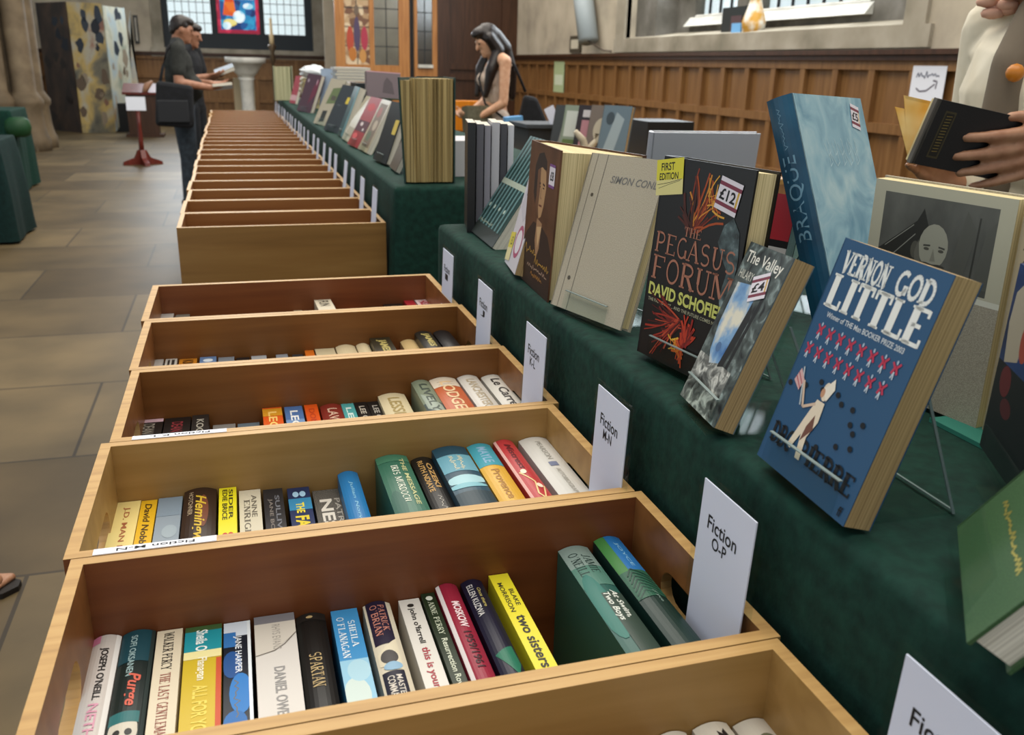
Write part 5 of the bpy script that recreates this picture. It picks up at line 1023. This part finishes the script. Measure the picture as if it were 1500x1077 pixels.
def person(label, loc, rotz, J, skin, shirt, trousers, hairf, H=1.70, group=None, fem=False, voxel=.009, sleeve=.55, belly=0, shoes='#17171a', hair_mat=None, extra=None, hands=None, shirt_low=.92, long_sleeve=False, strap=False):
    """J overrides joints of a figure that faces +X with its left hand at +Y"""
    k = H/1.70
    B = dict(aR=(0, -.09, .08), aL=(0, .09, .08), kR=(.02, -.09, .47), kL=(.02, .09, .47), hR=(0, -.085, .89), hL=(0, .085, .89), pel=(0, 0, .95), wai=(.005, 0, 1.08), che=(0, 0, 1.27), sR=(0, -.175, 1.40), sL=(0, .175, 1.40), nk=(.005, 0, 1.46), hd=(.03, 0, 1.585),
             eR=(.02, -.22, 1.12), eL=(.02, .22, 1.12), wR=(.18, -.18, 1.02), wL=(.18, .18, 1.02), hp=0)
    B.update(J); g = {a: (Vector(v)*k if not isinstance(v, (int, float)) else v) for a, v in B.items()}
    t = thing('person', label, 'person', loc, group); t.rotation_euler = (0, 0, rotz)
    fs_ = .88 if fem else 1.0; tilt = g['hp']; R = Matrix.Rotation(tilt, 3, 'Y')
    hd = g['hd']; hx = lambda x, y, z: hd+R@(Vector((x, y, z))*k)
    head = [('e', hd, (.092*k, .074*k, .108*k), (0, tilt, 0)), ('e', hx(.03, 0, -.06), (.058*k, .052*k, .06*k), (0, tilt, 0)), ('c', hx(.083, 0, .02), .009*k, hx(.106, 0, -.022), .0125*k), ('e', hx(.076, 0, -.062), (.022*k, .024*k, .009*k)), ('e', hx(.072, 0, -.092), (.024*k, .022*k, .018*k)),
            ('e', hx(.078, .03, .022), (.014*k, .02*k, .008*k)), ('e', hx(.078, -.03, .022), (.014*k, .02*k, .008*k)), ('e', hx(-.005, .076, -.01), (.018*k, .009*k, .03*k)), ('e', hx(-.005, -.076, -.01), (.018*k, .009*k, .03*k)),
            ('c', g['nk']-Vector((0, 0, .05)), .058*k*fs_, hx(-.02, 0, -.06), .052*k*fs_)]
    tor = [('e', g['pel'], (.105*k, .155*k, .11*k)), ('c', g['pel'], .105*k, g['wai'], .1*k*fs_), ('e', (g['wai']+g['che'])/2, (.105*k*fs_+belly*.4, .145*k*fs_, .16*k)), ('e', g['che'], (.115*k*fs_, .155*k*fs_, .16*k)), ('c', g['sR'], .058*k*fs_, g['nk'], .05*k), ('c', g['sL'], .058*k*fs_, g['nk'], .05*k), ('e', g['che']+Vector((0, 0, .08)), (.09*k, .165*k*fs_, .07*k))]
    if belly: tor.append(('e', g['wai']+Vector((.06, 0, 0)), (.08+belly, .14, .13)))
    if fem:
        for s in (1, -1): tor.append(('e', g['che']+Vector((.075, .06*s, -.01)), (.06, .06, .06)))
    arm = []; hb = []
    for s in 'RL':
        arm += [('c', g['s'+s], .054*k*fs_, g['e'+s], .041*k*fs_), ('c', g['e'+s], .042*k*fs_, g['w'+s], .028*k*fs_)]
        h = (hands or {}).get(s, dict(d=(g['w'+s]-g['e'+s]), palm=(0, 1 if s == 'R' else -1, .3), side=(.4, 0, 1), curl=.5)); arm += hand(g['w'+s], h['d'], h['palm'], h['side'], h.get('curl', .5), k*h.get('size', 1), thumb=h.get('thumb', .6), fat=h.get('fat', 1))
    leg = []
    for s in 'RL':
        leg += [('c', g['h'+s], .088*k, g['k'+s], .058*k), ('c', g['k'+s], .056*k, g['a'+s], .04*k), ('c', g['a'+s]-Vector((.03, 0, .03)), .038*k, g['a'+s]+Vector((.14, 0, -.05)), .026*k)]
    blob('body', head+tor+arm+leg, skin, t, voxel)
    inf = lambda L, e: [('c', a[1], a[2]+e, a[3], a[4]+e) if a[0] == 'c' else ('e', a[1], tuple(x+e for x in a[2]))+tuple(a[3:]) for a in L]
    st = inf([x for x in tor], .011)
    if not strap:
        for s in 'RL':
            if long_sleeve: st += inf([('c', g['s'+s], .056*k, g['e'+s], .048*k), ('c', g['e'+s], .046*k, g['w'+s]*.94+g['e'+s]*.06, .036*k)], .012)
            else: e = g['s'+s].lerp(g['e'+s], sleeve*1.2); st += inf([('c', g['s'+s], .055*k, e, .05*k)], .014)
    else:
        st = inf([x for x in tor if x[0] == 'e' and x[2][2] > .05 and (x[1]-g['che']).length < .4 and x[1].z < 1.28*k], .008)
    blob('shirt', st, shirt, t, voxel)
    tr = []
    for s in 'RL': tr += inf([('c', g['h'+s], .09*k, g['k'+s], .064*k), ('c', g['k'+s], .062*k, g['a'+s]+Vector((0, 0, -.03)), .052*k)], .012)
    tr += inf([('e', g['pel']-Vector((0, 0, .03)), (.105*k, .152*k, .10*k))], .013); blob('trousers', tr, trousers, t, voxel*1.2)
    for s in 'RL': blob('shoe', [('c', g['a'+s]+Vector((-.04, 0, -.035)), .043*k, g['a'+s]+Vector((.16, 0, -.045)), .034*k)], P(shoes, .5), t, .01, 2)
    ey = MB()
    for s in (1, -1):
        c = hx(.079, .03*s, .010); ey.lathe([(.001, -.006), (.008, -.004), (.0095, 0), (.008, .004), (.001, .006)], P('#20140f', .2), c, 8)
    ey.build('eye', t)
    blob('hair', hairf(hd, hx, k, R, tilt, g), hair_mat or HAIR, t, voxel)
    if extra: extra(t, g, hx, k)
    return t
def short_hair(hd, hx, k, R, tilt, g): return [('e', hx(-.018, 0, .03), (.094*k, .082*k, .092*k), (0, tilt, 0)), ('e', hx(.02, 0, .075), (.075*k, .066*k, .042*k), (0, tilt, 0)), ('e', hx(-.06, 0, -.02), (.045*k, .06*k, .06*k))]
def long_hair(hd, hx, k, R, tilt, g):
    L = [('e', hx(-.02, 0, .03), (.10*k, .088*k, .10*k), (0, tilt, 0)), ('e', hx(.03, 0, .08), (.072*k, .07*k, .045*k), (0, tilt, 0))]
    for s in (1, -1):
        L += [('c', hx(.0, .078*s, .02), .042*k, hx(-.02, .082*s, -.1), .05*k), ('c', hx(-.02, .082*s, -.1), .05*k, g['che']+Vector((.085, .105*s, .07)), .048*k), ('c', g['che']+Vector((.085, .105*s, .07)), .048*k, g['che']+Vector((.125, .09*s, -.13)), .022*k)]
    L += [('c', hx(-.06, 0, 0), .075*k, hx(-.09, 0, -.12), .075*k), ('c', hx(-.09, 0, -.12), .07*k, g['che']+Vector((-.115, 0, .05)), .062*k), ('c', g['che']+Vector((-.115, .0, .05)), .06*k, g['che']+Vector((-.14, 0, -.14)), .03*k)]
    return L
OLIVE = N('charcoal_olive_tshirt', [(.3, '#1e1f1c'), (.7, '#2b2c28')], (1, 1, 1), 30, 3, .9)
DENIM = N('grey_trousers', [(.3, '#2d343b'), (.7, '#414a53')], (1, 1, 1), 25, 3, .9)
BLK = N('black_cloth', [(.3, '#101113'), (.7, '#1b1c20')], (1, 1, 1), 25, 3, .9)
CREAM = N('cream_shirt', [(.3, '#cfc4ac'), (.7, '#e2d9c4')], (1, 1, 1), 9, 4, .8, .15)
BEIGE = N('ribbed_beige_top', [(.3, '#ab9888'), (.7, '#c2b0a0')], (1, 80, 1), 3, 2, .85)
def bagstrap(t, g, hx, k):
    s = MB(); s.tube([g['sL']+Vector((.0, -.10, .06)), g['che']+Vector((.125, -.02, .0)), g['wai']+Vector((.13+.03, -.12, -.05)), g['pel']+Vector((.02, -.2, .05))], .012, BLK, 6); s.build('bag_strap', t)
# man with a shoulder bag, reading over the far crates
man = person('man in a dark t-shirt with a shoulder bag reading beside the far crates', (-.43, 8.95, 0), 0.08, dict(hp=.28, hd=(.055, 0, 1.575), eR=(-.02, -.25, 1.13), wR=(.25, -.16, 1.09), eL=(.03, .23, 1.13), wL=(.27, .05, 1.12)), SKIN_A, OLIVE, DENIM, short_hair, 1.72, belly=.05,
   hands=dict(R=dict(d=(1, .25, .1), palm=(0, .5, 1), side=(0, .6, .8), curl=.5), L=dict(d=(1, -.3, .05), palm=(0, -.5, 1), side=(0, -.6, .8), curl=.5)))
b = thing('shoulder_bag', 'black shoulder bag hanging at the hip of the man by the far crates', 'bag', (-.55, 8.64, .76)); MB().prism([(-.10, .02), (.22, .0), (.24, .36), (-.06, .40)], -.055, .055, BLK, lambda x, y, q: (x, q, y)).build('bag_body', b, .03); MB().box((-.07, -.075, .05), (.19, -.055, .24), P('#232427', .8)).build('front_pocket', b, .01)
s = MB(); s.tube([(-.03, 0, .38), (-.0, .04, .5), (.05, .10, .66), (.12, .16, .74)], .014, BLK, 6); s.build('bag_strap', b)
def held(label, M, W, H, t, col, pg='w'): return dbook(label, M, W, H, t, col, [], pg=pg)
held('open grey book in the hands of the man by the far crates', Matrix.Translation((-.15, 8.78, 1.135))@Matrix.Rotation(-.12, 4, 'Y')@Matrix.Rotation(math.radians(-100), 4, 'X'), .17, .22, .025, '#3a4145')
p2 = person('person in black standing half hidden behind the man, holding an open book', (-.37, 9.62, 0), math.radians(-20), dict(hp=.3, hd=(.05, 0, 1.555), eR=(.02, -.24, 1.14), wR=(.22, -.12, 1.18), eL=(.05, .22, 1.14), wL=(.24, .06, 1.18)), SKIN_A, BLK, BLK, short_hair, 1.71,
   hands=dict(R=dict(d=(1, .3, .2), palm=(0, .5, 1), side=(0, .6, .8), curl=.5), L=dict(d=(1, -.3, .2), palm=(0, -.5, 1), side=(0, -.6, .8), curl=.5)))
held('dark book with white pages held open by the person in black', Matrix.Translation((-.13, 9.46, 1.215))@Matrix.Rotation(-.35, 4, 'Y')@Matrix.Rotation(math.radians(-80), 4, 'X'), .19, .2, .035, '#1a1f2a')
# woman reading at the back
wom = person('woman with long dark hair in a pale strappy top reading an olive book', (2.02, 7.10, 0), PI+.12, dict(hp=.5, hd=(.085, 0, 1.555), nk=(.02, 0, 1.45), eR=(.0, -.21, 1.10), wR=(.21, -.10, .98), eL=(.02, .20, 1.09), wL=(.20, .10, .97)), SKIN_B, BEIGE, BLK, long_hair, 1.68, fem=True, strap=True, voxel=.008,
   hands=dict(R=dict(d=(1, .3, .1), palm=(0, .7, .7), side=(0, .3, 1), curl=.6), L=dict(d=(1, -.2, .1), palm=(0, -.7, .7), side=(0, -.3, 1), curl=.6)),
   extra=lambda t, g, hx, k: [MB().tube([g['che']+Vector((.10, s*.07, .06)), g['che']+Vector((.07, s*.10, .14)), g['sL' if s > 0 else 'sR']+Vector((0, -.05*s, .055)), g['che']+Vector((-.09, s*.09, .1))], .008, BEIGE, 6).build('shoulder_strap', t) for s in (1, -1)]+[MB().tube([g['sR']+Vector((0, .04, .06)), g['che']+Vector((.14, -.02, .0)), g['wai']+Vector((.12, .08, 0)), g['wai']+Vector((.0, .17, -.1))], .009, BLK, 6).build('bag_strap', t)])
OLB = N('olive_book_cloth', [(.3, '#4d4a38'), (.7, '#676350')], (1, 1, 1), 40, 3, .7)
p = at(680, 160, 6.95)
held('thick olive green old book held by the woman with long hair', pose((at(684, 195, 6.95).x, 6.90, at(684, 195, 6.95).z), .25, .15), .22, .21, .09, OLB, 'c')
b = thing('tote_bag', 'large black bag hanging behind the woman with long hair', 'bag', (2.28, 7.02, .72)); MB().prism([(-.14, 0), (.22, -.02), (.20, .1), (.05, .40), (-.05, .42)], -.05, .05, BLK, lambda x, y, q: (x, q, y)).build('bag_body', b, .03)
s = MB(); s.tube([(-.04, 0, .44), (-.12, .02, .62), (-.2, .04, .74)], .012, BLK, 6); s.build('bag_strap', b)
o = MB(); p = at(752, 184, 5.5); o.prism([(-.06, .05), (.05, .06), (.06, -.02), (.04, p.z*-1+.875), (-.04, p.z*-1+.875)], -.03, .03, P('#5f9bd0', .7), lambda x, y, q: (p.x+x, p.y+q, p.z+y)); tag(o.build('blue_cloth'), 'bright blue cloth beside the woman with long hair', 'cloth')
# person in cream, close on the right, with an open black book
mp = pose((1.205, 1.400, 1.197), -.104, -.19, -.168); axu, axd, axv = [Vector((mp[0][i], mp[1][i], mp[2][i])) for i in range(3)]
org = Vector((mp[0][3], mp[1][3], mp[2][3]))
RZ = PI-.08; loc = Vector((1.665, 1.60, 0)); toloc = lambda v: Matrix.Rotation(-RZ, 3, 'Z')@(Vector(v)-loc)
wristL = org+axu*.295+axv*.095-axd*.016
fing = (axu*-.92-axv*.38).normalized()
eL = wristL+Vector((.20, .02, -.10)); wRw = org+axu*.15+axv*(-.01)+axd*.07
kk = 1.77/1.70; tj = lambda v: tuple(toloc(v)/kk)
def cream_extra(t, g, hx, k):
    b = MB(); rr = random.Random(3)
    c = g['nk']+Vector((.085, -.06, -.02))
    for i in range(5): b.lathe([(.004, -.012), (.02, -.008), (.024, 0), (.02, .008), (.004, .012)], P('#cf9f88', .8), c+Vector((rr.uniform(-.02, .02), rr.uniform(-.03, .03), rr.uniform(-.02, .02))), 10)
    b.build('collar_bow', t)
    blob('undershirt', [('c', g['nk']+Vector((.06, .03, -.03)), .03, g['che']+Vector((.115, .05, .06)), .035), ('c', g['che']+Vector((.115, .05, .06)), .035, g['wai']+Vector((.105, .05, 0)), .045)], P('#6d6152', .9), t, .008)
    s = MB(); s.lathe([(.001, -.018), (.010, -.015), (.016, -.008), (.018, 0), (.016, .008), (.010, .015), (.001, .018)], P('#b8701c', .4), (g['che'].x+.14, .10, g['che'].z+.04), 14); s.build('pendant', t)
    ca = MB()
person('person in a loose cream shirt holding an open black book at the right', tuple(loc), RZ, dict(hp=.3, hd=(.06, 0, 1.57), eL=tj(eL), wL=tj(wristL), sR=(0, -.145, 1.40), eR=(-.04, -.19, 1.06), wR=tj(wRw+Vector((.06, .05, -.03)))), SKIN_C, CREAM, P('#b7a88c', .9), short_hair, 1.77, fem=False, voxel=.0055, long_sleeve=True,
   hands=dict(L=dict(d=Matrix.Rotation(-RZ, 3, 'Z')@fing, palm=Matrix.Rotation(-RZ, 3, 'Z')@axd, side=Matrix.Rotation(-RZ, 3, 'Z')@(axv*.9-axu*.3), curl=.14, thumb=.4, size=1.12, fat=1.3), R=dict(d=Matrix.Rotation(-RZ, 3, 'Z')@(-axu*.5+axv*.2), palm=Matrix.Rotation(-RZ, 3, 'Z')@(-axd), side=Matrix.Rotation(-RZ, 3, 'Z')@axv, curl=.4)), extra=cream_extra)
BKC = N('black_book_cloth', [(.3, '#0c0c0e'), (.7, '#17171a')], (300, 300, 300), 1, 2, .5)
kb = thing('open_book', 'old black hardback held open by the person in cream', 'book', (0, 0, 0), None, mp)
c = MB(); c.box((0, 0, 0), (.2, .003, .12), BKC); c.box((-.004, .0, 0), (.006, .010, .12), P('#55504a', .6))
art(c, lambda u, v, n: (u, -n, v), [('r', .12, .14, .24, .86, P('#3d3520', .5)), ('r', .135, .17, .225, .83, P('#15130e', .5))]+[('l', [(.15, .24+.045*i), (.21, .25+.045*i)], .0012, P('#8a7740', .4, .5)) for i in range(13)], .2, .12); c.build('cover', kb)
YP = N('yellowed_pages', [(.3, '#cf9a3c'), (.6, '#e3c88a')], (1, 1, 1), 14, 2, .8)
p = MB(); p.prism([(.0, .003), (.195, .003), (.195, .012), (.0, .02)], .002, .117, PG[('c', 1)], lambda x, y, q: (x, y, q)); p.build('page_block', kb)
p = MB()
for i, (dx_, dz) in enumerate(((-.045, .0), (-.03, .022))):
    p.add([(.0, .02, .01), (dx_, .05+.01*i, .085+dz), (dx_+.05, .055+.01*i, .085+dz*.8), (.08, .03, .11), (.08, .025, .01)], [(0, 1, 2, 3, 4)], YP)
    p.add([(.0, .0215, .01), (dx_, .0515+.01*i, .085+dz), (dx_+.05, .0565+.01*i, .085+dz*.8), (.08, .0315, .11), (.08, .0265, .01)], [(4, 3, 2, 1, 0)], YP)
p.build('loose_page', kb)
# visitor whose sandal enters the picture at the left
vis = person('visitor at the left edge whose sandalled toes step into view', (-.825, 2.43, 0), -.05, dict(aL=(-.34, .09, .08), kL=(-.17, .09, .47), eR=(-.12, -.22, 1.12), wR=(-.16, -.2, .9), eL=(-.12, .22, 1.12), wL=(-.16, .2, .9)), SKIN_C, P('#6a6f78', .9), P('#2d3440', .9), short_hair, 1.72, shoes='#1a1613')
for ch in list(vis.children):
    if ch.name.startswith('shoe'): bpy.data.objects.remove(ch)
for s in (1, -1):
    fx = Vector((-.34 if s > 0 else 0, 0, 0)); f = blob('bare_foot', [('c', (-.02, .09*s, .035), .032, (.11, .09*s, .03), .03)]+[('c', (.12, .09*s+(.028-.014*i)*s*-1, .026), .012, (.175-.007*i, .09*s+(.03-.015*i)*s*-1, .022), .0115-.0008*i) for i in range(5)], SKIN_C, vis, .005, 2); f.location = fx
    sd = MB(); sd.prism([(-.1, -.04), (.1, -.048), (.17, -.042), (.20, -.01), (.2, .02), (.16, .046), (.08, .046), (-.1, .04)], .001, .016, P('#1c1511', .6), lambda x, y, q: (x, y+.09*s, q)); sd.tube([(.10, .09*s-.046, .014), (.10, .09*s-.03, .05), (.10, .09*s, .066), (.10, .09*s+.03, .05), (.10, .09*s+.046, .014)], .012, P('#1c1511', .6), 6); sd.build('sandal', vis).location = fx

# ---------------------------------------------------------------- other things in the room
# barrier post with a notice
b = thing('sign_stand', 'mahogany post on a cross foot carrying a white notice', 'stand', (at(210, 241, 12.9).x, 12.9, 0))
zt_ = at(208, 160, 12.9).z
p = MB(); p.lathe([(.035, .16), (.03, .3), (.025, .5), (.028, zt_)], MAHOG, (0, 0, 0), 12); p.build('post', b)
f = MB()
for a in (0, PI/2):
    M = Matrix.Rotation(a+.3, 4, 'Z'); f.prism([(-.25, 0), (.25, 0), (.24, .04), (.1, .09), (.05, .19), (-.05, .19), (-.1, .09), (-.24, .04)], -.03, .03, MAHOG, lambda x, y, q: M@Vector((x, q, y)))
f.build('cross_foot', b)
n = MB(); n.cbox((-.01, -.035, zt_+.07), (.235, .012, .17), WHITE); n.build('notice', b)
# dark lectern
l = thing('lectern', 'dark wooden lectern standing between the banner and the man', 'lectern', (at(213, 195, 17.6).x, 17.6, 0)); zl = at(213, 128, 17.6).z
m1 = MB(); m1.box((-.25, -.15, .02), (.25, .2, zl-.12), OAK_D); m1.box((-.3, -.2, 0), (.32, .25, .05), OAK_D); m1.build('body', l)
m1 = MB(); m1.prism([(-.2, zl-.12), (.25, zl-.12), (.25, zl+.06), (-.2, zl-.08)], -.3, .3, MAHOG, lambda x, y, q: (q, x, y)); m1.build('sloping_top', l)
o = MB(); a = at(215, 126, 17.45); o.tube([a+Vector((-.05, 0, -.1)), a, a+Vector((.1, 0, .08))], [.04, .06, .02], P('#b08468', .6), 8); tag(o.build('carved_bracket'), 'pale carved bracket on the dark lectern', 'carving')
# font with boards behind, candle
fo = thing('font', 'pale stone font with a wide bowl on a turned pedestal', 'font', (at(359, 84, 17).x, 17, 0)); zf = at(359, 84, 17).z
p = MB(); p.lathe([(.3, 0), (.3, .08), (.2, .14), (.13, .3), (.105, .6), (.12, zf-.38), (.15, zf-.34)], MARBLE, (0, 0, 0), 24); p.build('pedestal', fo)
p = MB(); p.lathe([(.12, zf-.34), (.2, zf-.24), (.29, zf-.10), (.34, zf-.09), (.345, zf), (.30, zf), (.28, zf-.06), (.02, zf-.08)], MARBLE, (0, 0, 0), 28); p.build('bowl', fo)
for x0, x1, lab in ((341, 355, 'cream board left behind the font'), (361, 374, 'cream board right behind the font')):
    a = at(x0, 114, 17.5); b_ = at(x1, 150, 17.5); o = MB(); o.box((a.x, 17.5, 0), (b_.x, 17.53, a.z), P('#b9a888', .7)); tag(o.build('board'), lab, 'board')
c = thing('candlestick', 'tall candle on a stand right of the font', 'candle', (at(400, 95, 17.2).x, 17.2, 0)); z1 = at(399, 68, 17.2).z
p = MB(); p.lathe([(.16, 0), (.15, .04), (.03, .1), (.022, z1-.3), (.05, z1-.22), (.03, z1-.1), (.075, z1), (.06, z1+.03)], P('#5a4a38', .4, .5), (0, 0, 0), 14); p.build('stand', c)
p = MB(); p.lathe([(.04, z1+.03), (.04, z1+.20), (.026, z1+.21), (.022, z1+.46), (.004, z1+.47)], P('#c9b28a', .5), (0, 0, 0), 12); p.build('candle', c)
o = MB(); a = at(366, 95, 16.9)
# things on the side wall
a, b_ = atx(1347, 92, XW), atx(1385, 160, XW)
n = thing('wall_sign', 'white paper with script and a curved arrow pinned to the panelling', 'sign', (XW-.062, b_.y-.02, b_.z-.02))
m1 = MB(); m1.box((0, 0, 0), (.002, a.y-b_.y, a.z-b_.z), PAPER); W_, H_ = a.y-b_.y, a.z-b_.z
art(m1, lambda u, v, q: (-q, W_-u, v), [scrawl(.14, .72, .82, .9, .010, '#7d8090', 16), ('l', [(.18, .50), (.3, .43), (.5, .45), (.72, .6)], .012, '#6a6470'), ('l', [(.66, .68), (.78, .66), (.76, .5)], .012, '#6a6470')], W_, H_, .0006); m1.build('sheet', n)
a, b_ = atx(818, 88, XW), atx(831, 136, XW); o = MB(); o.box((XW-.0615, b_.y, b_.z), (XW-.0585, a.y, a.z-.02), P('#a9b78c', .7)); o.box((XW-.063, b_.y+.05, b_.z+.1), (XW-.0615, a.y-.05, a.z-.2), P('#c9d2b8', .7)); tag(o.build('notice'), 'pale green paper notice on the panelling behind the woman', 'notice')
a, b_ = atx(838, 53, XW), atx(852, 77, XW); o = MB(); o.box((XW-.03, b_.y, b_.z), (XW, a.y, a.z), P('#4a4438')); o.box((XW-.035, b_.y+.06, b_.z+.05), (XW-.03, a.y-.06, a.z-.05), P('#c9c2ae')); tag(o.build('wall_box'), 'small framed control box on the plaster above the panelling', 'box')
pa, pb_ = atx(862, 60, XW-.16), atx(850, -40, XW-.16); o = thing('conduit', 'pale sloping pipe and cable on the plaster by the side window', 'pipe', (pa.x, pa.y, pa.z)); m1 = MB(); m1.tube([(0, 0, 0), pb_-pa], .13, P('#9aa2a4', .5), 14); m1.build('pipe', o)
ca = atx(895, 75, XW-.02); m1 = MB(); m1.tube([(0, 0, 0), (ca-pa)*.5+Vector((.05, 0, -.05)), ca-pa], .012, P('#5a4f44'), 6); m1.build('cable', o)
a, b_ = atx(1063, 12, 4.75), atx(1093, 49, 4.75); o = MB(); o.box((4.72, b_.y, WZ0+.036), (4.78, a.y, a.z), P('#151a16', .5)); o.box((4.715, b_.y+.05, WZ0+.06), (4.72, b_.y+.25, WZ0+.2), P('#4a2f30')); tag(o.build('picture'), 'dark picture leaning in the side window recess', 'picture')
a = atx(1103, 45, 4.70); o = thing('figurine', 'small gold and white figurine on the side window sill', 'figurine', (4.70, a.y, WZ0+.034)); m1 = MB(); m1.lathe([(.10, 0), (.11, .1), (.07, .22), (.05, .3), (.065, .34), (.05, .42), (.01, .45)], N('gold_white_glaze', [(.4, '#c9963c'), (.6, '#e2ddd0')], (1, 1, 1), 9, 2, .4), (0, 0, 0), 14); m1.build('figure', o)
m1 = MB(); m1.box((-.08, .10, 0), (.0, .26, .09), P('#6fa8d8', .5)); m1.build('blue_base', o)
# table by the side wall with leaning books
table('wooden table near the panelling with leaning books on it', 1.50, 2.55, 3.75, 5.6, .87)
BK2 = [((832, 215), 4.75, '#3a3c3c', 'grey book leftmost of the leaning books by the panelling', [('l', [(.3, .1), (.5, .9)], .01, '#8a8a84')]), ((846, 216), 4.62, '#7f8a78', 'white and green book among the leaning books by the panelling', [('r', .1, .45, .9, .9, '#b9bdb4'), ('r', .1, .05, .9, .4, '#5a6b3c')]), ((866, 222), 4.48, '#2a2224', 'black and pink book among the leaning books by the panelling', [('r', .2, .2, .8, .75, '#a8767c'), ('r', .2, .8, .8, .92, '#b9b4b4')]), ((884, 228), 4.36, '#6e6258', 'brown patterned book among the leaning books by the panelling', [('e', .5, .6, .3, .2, '#b0a690'), ('e', .4, .3, .2, .1, '#4a4038')]), ((902, 236), 4.22, '#5f6f78', 'blue-grey book rightmost of the leaning books by the panelling', [('p', [(.2, .3), (.5, .9), (.8, .8), (.6, .3)], '#8f9ca0'), ('r', 0, 0, 1, .2, '#3a4448'), ('e', .3, .8, .15, .1, '#39444a')])]
for (px, py), y, col, lab, sp in BK2:
    q = at(px, py, y); dbook(lab, pose((q.x-.12, y, .872), -1.0, .22), .165, at(px, 152, y).z-.872, .025, col, sp, hard=True, group='books leaning near the panelling', pg='t')
o = thing('card', 'tilted white card left of the leaning books by the panelling', 'card', (0, 0, 0), None, pose((at(826, 188, 4.9).x, 4.9, at(826, 190, 4.9).z), 0, .1, .45)); m1 = MB(); m1.box((-.06, 0, 0), (0, .002, .15), CARD); m1.build('sheet', o)
o = MB(); q = at(790, 212, 5.0); o.box((q.x-.10, 4.9, .871), (q.x+.12, 5.2, q.z+.10), P('#24282c', .6)); o.box((q.x-.12, 4.88, q.z+.10), (q.x+.14, 5.22, q.z+.12), P('#3a4046', .6)); tag(o.build('storage_box'), 'dark plastic box with lid on the table behind the striped green book', 'box')
q = at(860, 195, 4.0); o = thing('figurine', 'small beige jointed figure in front of the leaning books', 'figurine', (q.x, 4.0, .871)); m1 = MB(); m1.tube([(0, 0, 0), (.0, 0, .1), (-.02, 0, .16), (-.06, 0, .2)], [.03, .022, .018, .012], P('#b9ac94', .6), 8); m1.tube([(.0, 0, .1), (.04, 0, .15), (.05, 0, .19)], [.02, .014, .012], P('#b9ac94', .6), 8); m1.build('figure', o)
o = MB(); q = at(927, 240, 4.6); o.box((q.x-.02, 4.4, .871), (q.x+.25, 4.7, at(930, 175, 4.6).z), BLACK); tag(o.build('black_case'), 'black case on the table right of the leaning books', 'case')
# orange chair
c = thing('chair', 'orange plywood chair left of the woman with long hair', 'chair', (at(673, 180, 7.9).x, 7.9, 0)); ORG = wood('orange_ply', '#b8660f', '#cf7a16', '#d98a24', 2, .35)
zt_ = at(678, 147, 7.9).z; zm = at(678, 192, 7.9).z
m1 = MB(); m1.box((-.2, -.02, zm), (.2, .0, zt_), ORG); m1.build('backrest', c, .008)
m1 = MB(); m1.box((-.2, .0, .44), (.2, .4, .47), ORG); m1.build('seat', c, .008)
for sx in (-.18, .16):
    for sy in (-.015, .37): m1 = MB(); m1.box((sx, sy, 0), (sx+.025, sy+.025, (zm+.05) if sy < 0 else .44), P('#8a8d90', .3, .8)); m1.build('leg', c)
